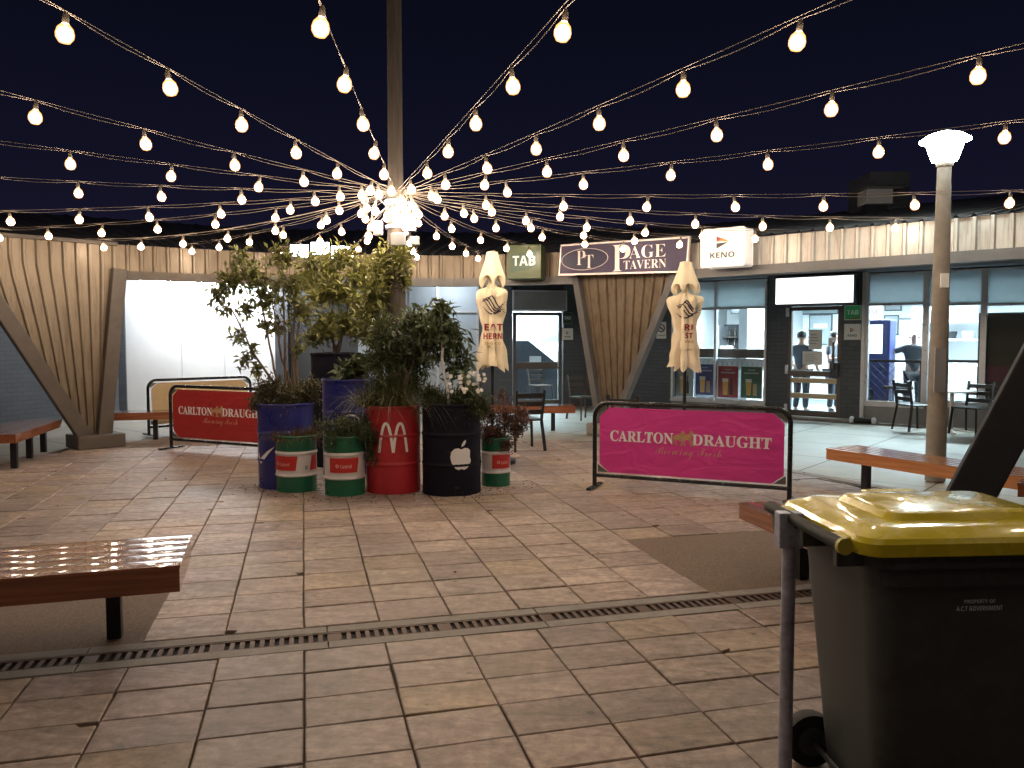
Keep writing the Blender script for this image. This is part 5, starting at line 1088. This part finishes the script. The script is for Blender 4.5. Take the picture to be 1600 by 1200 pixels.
# fine plants in the small drums
bb1 = Vector((pG1.x, pG1.y, .53)); t = plant('dry_grass_plant', 'dry brown grassy mat in the left small green drum', 'plant', bb1); gr = MB()
for i in range(16): tuft(gr, (RL.uniform(-.2, .2), RL.uniform(-.2, .17), 0), 90, .22, .006, 1.0, 1.5, .05)
gr.build('foliage', M['lf_dry'], t, recalc=False)
bb2 = Vector((pG2.x, pG2.y, .55)); t = plant('fine_green_bush', 'dark green feathery bush in the nearest small green drum', 'plant', bb2); lf = MB(); tw = MB()
crown(lf, tw, (0, 0, 0), [(RL.uniform(-.16, .26), RL.uniform(-.15, .15), RL.uniform(.03, .24), .13, 28) for _ in range(10)] + [(.33, -.02, .05, .12, 26), (.30, -.02, -.1, .1, 16), (-.2, 0, .2, .1, 16)], .06, .013, per=9, droop=.3, twig=.003); lf.build('foliage', M['lf_dark'], t, recalc=False); tw.build('stem', M['bark'], t)
bb3 = Vector((pG3.x, pG3.y, .48)); t = plant('russet_bush', 'russet brown wiry bush spilling over the right small green drum', 'plant', bb3); lf = MB(); tw = MB(); cl = []
for px, py, r_, n in ((765, 640, .14, 30), (790, 645, .15, 32), (775, 670, .15, 32), (805, 665, .13, 28), (760, 670, .11, 20), (812, 640, .11, 18), (745, 655, .1, 14), (790, 690, .10, 16), (820, 655, .09, 10), (785, 618, .07, 7)):
    p = rel(px, py, pG3.y + RL.uniform(-.15, .1), bb3); cl.append((p.x, p.y, p.z, r_, n))
crown(lf, tw, (0, 0, 0), cl, .055, .016, per=9, droop=.25, twig=.003); lf.build('foliage', M['lf_brown'], t, recalc=False); tw.build('stem', M['bark'], t)
sl_ = MB(); rs = random.Random(31)
for i in range(420):
    base = rs.choice((pB1, pB1, pG1, pG2, pR, pN, pN, pG3)); a = rs.uniform(math.pi, 2.2 * math.pi) if rs.random() < .8 else rs.uniform(0, 6.28); d_ = rs.uniform(.26, .36) + abs(rs.gauss(0, .16)); r_ = rs.uniform(.004, .014)
    c_ = Vector((base.x + d_ * math.cos(a), base.y + d_ * math.sin(a), .004)); k = 6; ph = rs.uniform(0, 6)
    sl_.add([c_ + Vector((r_ * math.cos(ph + j), r_ * rs.uniform(.5, 1) * math.sin(ph + j), rs.uniform(0, .003))) for j in range(k)] + [c_ + Vector((0, 0, r_ * .6))], [(j, (j + 1) % k, k) for j in range(k)])
so_ = sl_.build('soil_crumbs', M['soil'], recalc=False); so_['kind'] = 'stuff'; so_['label'] = 'dark soil crumbs scattered round the foot of the drums'; so_['category'] = 'soil'
lt_ = MB(); 
for i in range(26):
    c_ = Vector((rs.uniform(-5, 3.5), rs.uniform(3.2, 11), .008)); d_ = Vector((rs.uniform(-1, 1), rs.uniform(-1, 1), rs.uniform(0, .15))); leaf(lt_, c_, d_, rs.uniform(.02, .05), rs.uniform(.012, .022), fold=.15)
lo_ = lt_.build('leaf_litter', M['lf_brown'], recalc=False); lo_['kind'] = 'stuff'; lo_['label'] = 'few dry fallen leaves scattered on the paving'; lo_['category'] = 'leaves'
# ------------------------------------------------------------------ folded umbrellas
def umbrella(label, loc, rz, ztop, zbot, kind):
    t = thing('folded_umbrella', label, 'umbrella', loc, rz, 'folded cream umbrellas'); H = ztop - zbot
    def lerp_prof(tab, f):
        for (a, ra), (b, rb_) in zip(tab, tab[1:]):
            if a <= f <= b:
                u = (f - a) / (b - a); u = u * u * (3 - 2 * u); return ra + (rb_ - ra) * u
        return tab[-1][1]
    def lin(tab, f):
        for (a, ra), (b, rb_) in zip(tab, tab[1:]):
            if a <= f <= b: return ra + (rb_ - ra) * (f - a) / (b - a)
        return tab[-1][1]
    NR = 8; ph = .35 + .5 * kind; rr_ = random.Random(4 + kind); n = 8 * 14; rows_ = 64
    tab = [(0, .225), (.10, .205), (.24, .160), (.36, .150), (.46, .17), (.56, .20), (.63, .225), (.665, .20), (.69, .10), (.73, .05), (.82, .045)]
    rib = [dict(k=rr_.uniform(.85, 1.12), d=rr_.uniform(0, .10), s=rr_.uniform(.25, .75), j=rr_.uniform(-.12, .12)) for _ in range(NR)]
    vs = []
    for i in range(rows_ + 1):
        f = i / rows_ * .82
        for j in range(n):
            u = j / n * NR; sg = int(u) % NR; u -= int(u); g_ = rib[sg]; nx = rib[(sg + 1) % NR]
            tip = g_['s']; fold = (u / tip if u < tip else (1 - u) / (1 - tip))        # cloth bellies out between the ribs, off centre
            wv_ = .5 + .5 * math.cos(5.0 * f + sg * 2.1)
            depth = (.5 if f < .2 else .30) if f < .62 else .30
            r = lin(tab, f) * ((g_['k'] * (1 - u) + nx['k'] * u)) * (1 - depth * (1 - fold) * (.75 + .25 * wv_))
            r += .012 * math.sin(17 * f + sg * 1.7) * fold + .006 * math.sin(41 * f + sg)
            a = 2 * math.pi * (sg + u) / NR + ph + g_['j'] * fold + .5 * fold * (.3 - f) * (1 if sg % 2 else .2)
            zl = zbot + H * f
            if f < .2: zl += (.2 - f) / .2 * H * (.075 * (1 - fold) + g_['d'] * fold - .03)
            if .58 < f < .70: zl += H * .05 * (fold - .5) * (1 - abs(f - .64) / .06)
            vs.append((r * math.cos(a), r * math.sin(a) * .9, zl))
    mb = MB().add(vs, [(i * n + j, i * n + (j + 1) % n, (i + 1) * n + (j + 1) % n, (i + 1) * n + j) for i in range(rows_) for j in range(n)])
    c_ = mb.build('canopy', M['canvas'], t, smooth=True, recalc=False)
    tabc = [(0, .15), (.12, .185), (.24, .185), (.62, .12), (.86, .085), (.985, .075), (1, .01)]; vs = []; rows_ = 30; zc0 = ztop - H * .30; NC = 6
    for i in range(rows_ + 1):
        f = i / rows_
        for j in range(72):
            u = j / 72 * NC; sg = int(u); u -= sg; fold = 1 - abs(2 * u - 1)             # straight panels between six corners
            r = lin(tabc, f) * (1 - .13 * fold - (.34 * fold * max(0, .3 - f) / .3))
            a = 2 * math.pi * (sg + u) / NC + .3 + ph; zl = zc0 + H * .30 * f
            if f < .3: zl += (.3 - f) * H * .42 * fold ** .8 - (.3 - f) * H * .05
            vs.append((r * math.cos(a), r * math.sin(a) * .9, zl))
    MB().add(vs, [(i * 72 + j, i * 72 + (j + 1) % 72, (i + 1) * 72 + (j + 1) % 72, (i + 1) * 72 + j) for i in range(rows_) for j in range(72)]).build('vent_cap', M['canvas'], t, smooth=True, recalc=False)
    MB().tube([(0, 0, .03), (0, 0, ztop - .03)], .022, 12).build('pole', M['steel'], t, smooth=True)
    MB().lathe([(.30, 0), (.30, .05), (.06, .07), (.04, .3), (.035, .3)], 28).build('base', M['steel'], t, smooth=True)
    # print on the cloth: projected on to the body
    bm_ = bmesh.new(); bm_.from_mesh(c_.data); bv = BVHTree.FromBMesh(bm_); bm_.free()
    def wrap(x, z, y):
        h = bv.ray_cast(Vector((x, -1.0, z)), Vector((0, 1, 0)))
        return Vector((x, (h[0].y if h[0] else -.1) - y, z))
    k = H / 1.5
    def zf(f): return zbot + H * f
    if kind == 0:
        lines = (('EAT', .36, .02, .23, .085, M['inkred']), ('HERN', .285, .01, .24, .075, M['inkred']), ('ING CO', .225, .01, .2, .035, M['inktan']))
    else: lines = (('RE', .40, .03, .15, .085, M['inkred']), ('ST', .325, .02, .10, .075, M['inkred']), ('ING', .27, .02, .12, .035, M['inktan']))
    for s_, f, x, w, h, m_ in lines:
        q = text_mb(s_, 'sans', x, zf(f), w * k, h * k, .006, offset=.01, wrap=wrap); q.build('lettering', m_, t, recalc=False)
    for i in range(5):
        x0 = -.14 + rr_.uniform(0, .03); z0 = zf(.53 + .022 * i); pts = [(x0 + .28 * u_ / 10, z0 + .05 * math.sin(u_ * (.5 + .13 * i) + i * 1.7) * (1 if i % 2 else -1) - .012 * u_ * (.4 if kind else 1)) for u_ in range(11)]
        ribbon_strip(pts, [.004 + .014 * math.sin(math.pi * u_ / 10) for u_ in range(11)], wrap, .005).build('mountain_print', M['inknavy'], t)
    return t
YU1, YU2 = 10.3, 10.0
p = at_y(769, 392, YU1); umbrella('folded cream umbrella standing behind the daisies, the left one', (p.x, YU1, 0), 0, p.z, at_y(769, 578, YU1).z, 0)
p = at_y(1072, 408, YU2); umbrella('folded cream umbrella standing behind the magenta barrier, the right one', (p.x, YU2, 0), 0, p.z, at_y(1072, 580, YU2).z, 1)

# ------------------------------------------------------------------ timber pole, lamp post
pol = thing('timber_pole', 'tall weathered timber pole carrying all the festoon lights', 'pole', (PX, PY, 0))
MB().lathe([(.115, 0), (.105, 2.5), (.085, 3.6), (.08, 7.6), (.06, 7.65)], 10).build('shaft', M['pole'], pol, smooth=True)
MB().lathe([(.125, 3.12), (.125, 3.18)], 16, cap=False).build('collar', M['galv'], pol); MB().lathe([(.122, 2.86), (.122, 2.9)], 16, cap=False).build('collar', M['galv'], pol)
for (dx, dy, z_, w_, h_) in ((-.19, -.08, 2.86, .10, .16), (.17, -.1, 2.9, .14, .16), (.05, -.17, 2.72, .16, .14), (.22, -.04, 2.72, .1, .1)):
    MB().box(dx - w_ / 2, dx + w_ / 2, dy - .05, dy + .05, z_ - h_ / 2, z_ + h_ / 2).build('junction_box', M['gpanel'], pol, bevel=.012)
lp = thing('street_lamp', 'concrete street lamp with a glowing white lantern behind the orange bench', 'street lamp', (at_y(1461, 750, 9.0).x, 9.0, 0), 0)
zl_ = at_y(1470, 252, 9.0).z
MB().lathe([(.108, 0), (.10, 1.2), (.072, zl_ - .05), (.068, zl_)], 12).build('post', M['lampost'], lp, smooth=True); MB().lathe([(.08, 0), (.095, .04), (.08, .08)], 16, c=(0, 0, zl_ - .06)).build('collar', M['lampost'], lp, smooth=True)
ln = MB().lathe([(.125, zl_), (.14, zl_ + .03), (.195, zl_ + .20), (.20, zl_ + .215)], 20).build('lantern', M['lamp'], lp, smooth=True)
MB().lathe([(.262, zl_ + .218), (.258, zl_ + .232), (.17, zl_ + .29), (.05, zl_ + .325), (.01, zl_ + .33)], 20).build('cap', M['lamp'], lp, smooth=True)
MB().box(-.05, .04, -.095, -.075, at_y(1461, 450, 9).z, at_y(1461, 428, 9).z).build('sticker', M['paper'], lp); MB().box(-.10, .02, -.118, -.095, at_y(1461, 612, 9).z, at_y(1461, 544, 9).z).build('notice_plate', M['gpanel'], lp)

# ------------------------------------------------------------------ festoon lights
Z0 = 3.28
def bulb_mesh():
    b = MB().lathe([(.004, -.099), (.028, -.092), (.043, -.07), (.0455, -.048), (.038, -.02), (.022, -.002), (.016, .006)], 14)
    s_ = MB().lathe([(.016, .004), (.017, .03), (.014, .05), (.007, .062)], 8); return b, s_
bm0, sm0 = bulb_mesh(); bproto = bm0.build('bulb', M['bulb'], smooth=True); sproto = sm0.build('bulb_socket', M['socket'], smooth=True)
cproto = MB().lathe([(.003, -.089), (.024, -.082), (.037, -.060), (.036, -.042), (.024, -.022), (.004, -.012)], 10).build('bulb_core', M['core'], smooth=True)
BUSED = False
def add_bulb(parent, p):
    global BUSED
    if not BUSED: b, s_, c_ = bproto, sproto, cproto; BUSED = True
    else:
        b = bproto.copy(); COL.objects.link(b); s_ = sproto.copy(); COL.objects.link(s_); c_ = cproto.copy(); COL.objects.link(c_)
    b.parent = parent; b.location = p; s_.parent = b; s_.location = (0, 0, 0); c_.parent = b; c_.location = (0, 0, 0); b.rotation_euler = (RL.uniform(-.15, .15), RL.uniform(-.15, .15), 0)
def seg_hit(ang):
    d = Vector((math.cos(R(ang)), math.sin(R(ang)))); best = None
    for i in range(len(F) - 1):
        a = F[i].to_2d(); e_ = (F[i + 1] - F[i]).to_2d(); o_ = a - Vector((PX, PY)); den = d.x * e_.y - d.y * e_.x
        if abs(den) < 1e-6: continue
        t = (o_.x * e_.y - o_.y * e_.x) / den; u = (o_.x * d.y - o_.y * d.x) / den
        if t > 0 and 0 <= u <= 1 and (best is None or t < best): best = t
    return best
STR = [(-86, .75, 'festoon strand running overhead nearly straight toward the camera'), (-72.6, .9, 'festoon strand running overhead toward the camera on the right of the pole'), (-60, 1.3, 'festoon strand running up to the upper right corner'), (-46.5, .65, 'festoon strand passing above the street lamp side of the sky'), (-29, .56, 'festoon strand running just above the lantern of the street lamp'),
       (-12, 1.06, 'festoon strand running right just below the lantern'), (4, 1.1, 'festoon strand crossing the street lamp post'), (17, .8, 'festoon strand ending on the pale fascia near the lamp post'), (29, 1.0, 'festoon strand ending on the pale fascia over the lit blank sign'), (41, .7, 'festoon strand ending at the purple tavern sign'), (64, .5, 'festoon strand dropping to the green box sign'), (79, .9, 'festoon strand running back beside the pole to the fascia'), (93, .6, 'steep festoon strand on the right of the pole shaft'), (109, .5, 'steep festoon strand dropping behind the pole shrub'),
       (124, .8, 'festoon strand running back over the bright shrub'), (140, .6, 'festoon strand ending above the white lit wall'), (153, 1.0, 'festoon strand drooping low to the wide V support'), (166, .7, 'festoon strand ending at the left fascia edge'), (180, 1.2, 'festoon strand running level to the far left'), (-165, .9, 'festoon strand running left with a pair of close bulbs'), (-142, .7, 'festoon strand running up to the left edge'), (-120, .6, 'festoon strand rising toward the left edge beneath the corner one'), (-101, .8, 'festoon strand running overhead to the upper left corner')]
for ang, st0, lab in STR:
    hit = seg_hit(ang); Rr = min(hit - .06 if hit else (9.4 if -150 < ang < -25 else 7.4), 9.4)  # near strands lengthened past the camera; unseen end bulbs brighten bin and paving
    ze = 3.06 if (hit and Rr < 9.3) else (3.38 if Rr > 9.3 else 3.36)
    t = thing('festoon_strand', lab, 'string lights', (PX, PY, Z0), R(ang), 'festoon strands hung from the pole'); sag = .17 if Rr < 5.5 else (.08 if Rr > 9 else .16)
    if ang == 153: sag = .3
    zc = lambda u: (ze - Z0) * u - sag * 4 * u * (1 - u) * .5
    n = 26; MB().tube([(.1 + (Rr - .1) * i / n, 0, zc(i / n)) for i in range(n + 1)], .0022 if ang != 153 else .007, 6).build('support_wire', M['cable'], t)
    x = st0; xs = []
    while x < Rr - .15: xs.append(x); x += (.88 if ang < 0 and ang > -150 else .80) + RL.uniform(-.03, .03)
    pts = [(.1, .012, zc(0) - .005)]; px_ = .1
    for x in xs + [Rr]:
        for q in (.25, .5, .75): xx = px_ + (x - px_) * q; pts.append((xx, .012, zc(xx / Rr) - .012 - .022 * math.sin(math.pi * q)))
        pts.append((x, .012, zc(x / Rr) - .012)); px_ = x
    MB().tube(pts, .0026, 6).build('light_cable', M['cable'], t)
    for x in xs: add_bulb(t, (x, .012, zc(x / Rr) - .078))
t = thing('festoon_bundle', 'tangled bundle of lit bulbs and cable loops tied round the pole', 'string lights', (PX, PY, Z0 - .1), 0)
cb = MB(); spots = [(-.34, -.05, .05), (-.32, -.1, -.05), (-.20, -.2, -.10), (-.26, -.1, -.26), (-.16, -.22, .08), (.05, -.2, -.02), (.12, -.2, -.08), (.17, -.16, -.15), (.08, -.24, -.2), (.2, -.12, -.02), (.14, -.22, -.28), (.24, -.08, -.1), (.02, -.24, -.12), (-.3, -.08, -.36), (.1, -.18, .02), (.22, -.18, -.22), (-.06, -.22, -.18)]
for i, p in enumerate(spots):
    add_bulb(t, p); q = spots[(i + 1) % len(spots)]; m_ = (Vector(p) + Vector(q)) / 2 + Vector((0, 0, -.12 if i % 2 else .12))
    pr = [Vector(p) + Vector((0, 0, .065)), m_, Vector(q) + Vector((0, 0, .065))]; cb.tube([pr[0] * (1 - u) ** 2 + pr[1] * 2 * u * (1 - u) + pr[2] * u * u for u in [k / 8 for k in range(9)]], .006, 5)
cb.build('cable_loop', M['cable'], t)

# ------------------------------------------------------------------ wheelie bin and its post
HB = .985
n0 = ground(1335, 842, HB); f0 = ground(1233, 791, HB); ax = (n0 - f0); bin_rz = math.atan2(ax.y, ax.x) + math.pi / 2     # local x = hinge to front, -y toward camera
binw = .58
org = Vector((n0.x, n0.y, 0)) + Vector((f0.x - n0.x, f0.y - n0.y, 0)) * .5
bn = thing('wheelie_bin', 'dark green wheelie bin with a glossy yellow lid in the near right corner', 'bin', org, bin_rz)
def rr_ring(x0, x1, hw, r, z, n=7):
    pts = rrect(x1 - x0, 2 * hw, r, n, (x0 + x1) / 2, 0); return [(a, b, z) for a, b in pts]
rings = [(.13, .62, .205, .06, .04), (.125, .63, .215, .07, .07), (.06, .72, .27, .085, .80), (.055, .725, .275, .085, .84), (.04, .745, .290, .09, .845), (.035, .75, .292, .09, .90), (.02, .765, .305, .09, .905), (.02, .765, .305, .09, .945)]
vs = []; m_ = 0
for x0, x1, hw, r_, z in rings:
    rg = rr_ring(x0, x1, hw, r_, z); m_ = len(rg); vs += rg
MB().add(vs, [(i * m_ + j, i * m_ + (j + 1) % m_, (i + 1) * m_ + (j + 1) % m_, (i + 1) * m_ + j) for i in range(len(rings) - 1) for j in range(m_)] + [tuple(range(m_))]).build('body', M['binb'], bn, smooth=True)
lr = [(-.005, .80, .318, .07, .945), (-.01, .805, .322, .07, .948), (-.01, .805, .322, .07, .985), (.0, .795, .312, .07, 1.0), (.06, .745, .265, .06, 1.022), (.075, .73, .25, .06, 1.024), (.14, .68, .19, .05, 1.026), (.155, .665, .175, .05, 1.046), (.17, .65, .16, .045, 1.05)]
vs = []
for x0, x1, hw, r_, z in lr: rg = rr_ring(x0, x1, hw, r_, z); m_ = len(rg); vs += rg
li = MB().add(vs, [(i * m_ + j, i * m_ + (j + 1) % m_, (i + 1) * m_ + (j + 1) % m_, (i + 1) * m_ + j) for i in range(len(lr) - 1) for j in range(m_)] + [tuple(range((len(lr) - 1) * m_, len(lr) * m_)), tuple(range(m_))])
lid = li.build('lid', M['yellow'], bn, smooth=20)
for y in (-.2, .2): MB().box(-.06, .03, y - .04, y + .04, .955, .99).build('hinge_lug', M['yellow'], lid, bevel=.008)
MB().box(.66, .80, -.335, -.28, .985, 1.01).build('lid_grip', M['yellow'], lid, bevel=.01); MB().box(.3, .5, .22, .30, 1.02, 1.036).build('lid_ridge', M['yellow'], lid, bevel=.008)
MB().tube([(-.055, -.29, .975), (-.055, .29, .975)], .021, 14).build('hinge_rod', M['rubber'], bn, smooth=True)
MB().tube([(-.055, -.296, .975), (-.055, -.28, .975)], .026, 14).build('rod_ring', M['ybox'], bn, smooth=True)
for y in (-.24, 0, .24): MB().box(-.06, .03, y - .012, y + .012, .90, .972).build('handle_bracket', M['binb'], bn, bevel=.005)
for y in (-.25, .25): 
    wv = MB().lathe([(.06, -.03), (.098, -.028), (.1, -.02), (.1, .02), (.098, .028), (.06, .03)], 28, c=(.10, y, .1), T=Matrix.Rotation(R(90), 3, 'X')).build('wheel', M['rubber'], bn, smooth=True)
    MB().lathe([(.055, -.031), (.055, .031)], 16, c=(.10, y, .1), T=Matrix.Rotation(R(90), 3, 'X')).build('hub', M['binb'], wv)
MB().tube([(.10, -.25, .1), (.10, .25, .1)], .012, 8).build('axle', M['steel'], bn)
# markings on the camera-facing side
yside = lambda z: -(.215 + (.27 - .215) * (z - .07) / .73) - .0025
def bintext(s_, px, py, w, h, m_):
    d = bn.matrix_basis.inverted().to_3x3() @ ray(px, py); c = bn.matrix_basis.inverted() @ CP; t_ = (-.262 - c.y) / d.y; p = c + d * t_
    text(bn, s_, 'sans', p.x, p.z, w, h, yside(p.z), m_, name='lettering')
bintext('PROPERTY OF', 1528, 938, .10, .012, M['bintxt']); bintext('A.C.T GOVERNMENT', 1528, 949, .15, .015, M['bintxt']); bintext('SULO', 1538, 896, .055, .014, M['faint'])
pp = Vector((at_y(1230, 1000, 2.78).x, 2.78, 0)); bp_ = thing('bin_post', 'galvanised steel post with bracket holding the wheelie bin', 'post', pp, .02)
MB().tube([(0, 0, 0), (0, 0, .90)], .024, 16).build('tube', M['galv'], bp_, smooth=True)
MB().box(-.045, .042, -.028, .028, .87, .995).build('bracket_head', M['galv'], bp_, bevel=.006)
MB().prism([(.042, .965), (.16, .955), (.16, .945), (.13, .90), (.10, .88), (.042, .93)], -.004, .004).build('bracket_arm', M['galv'], bp_); MB().box(.042, .20, -.03, .03, .957, .964).build('bracket_plate', M['galv'], bp_)
MB().lathe([(.007, 0), (.007, .004)], 10, c=(.01, -.032, .95), T=Matrix.Rotation(R(90), 3, 'X')).build('bolt_hole', M['black'], bp_)
bpy.context.view_layer.update()
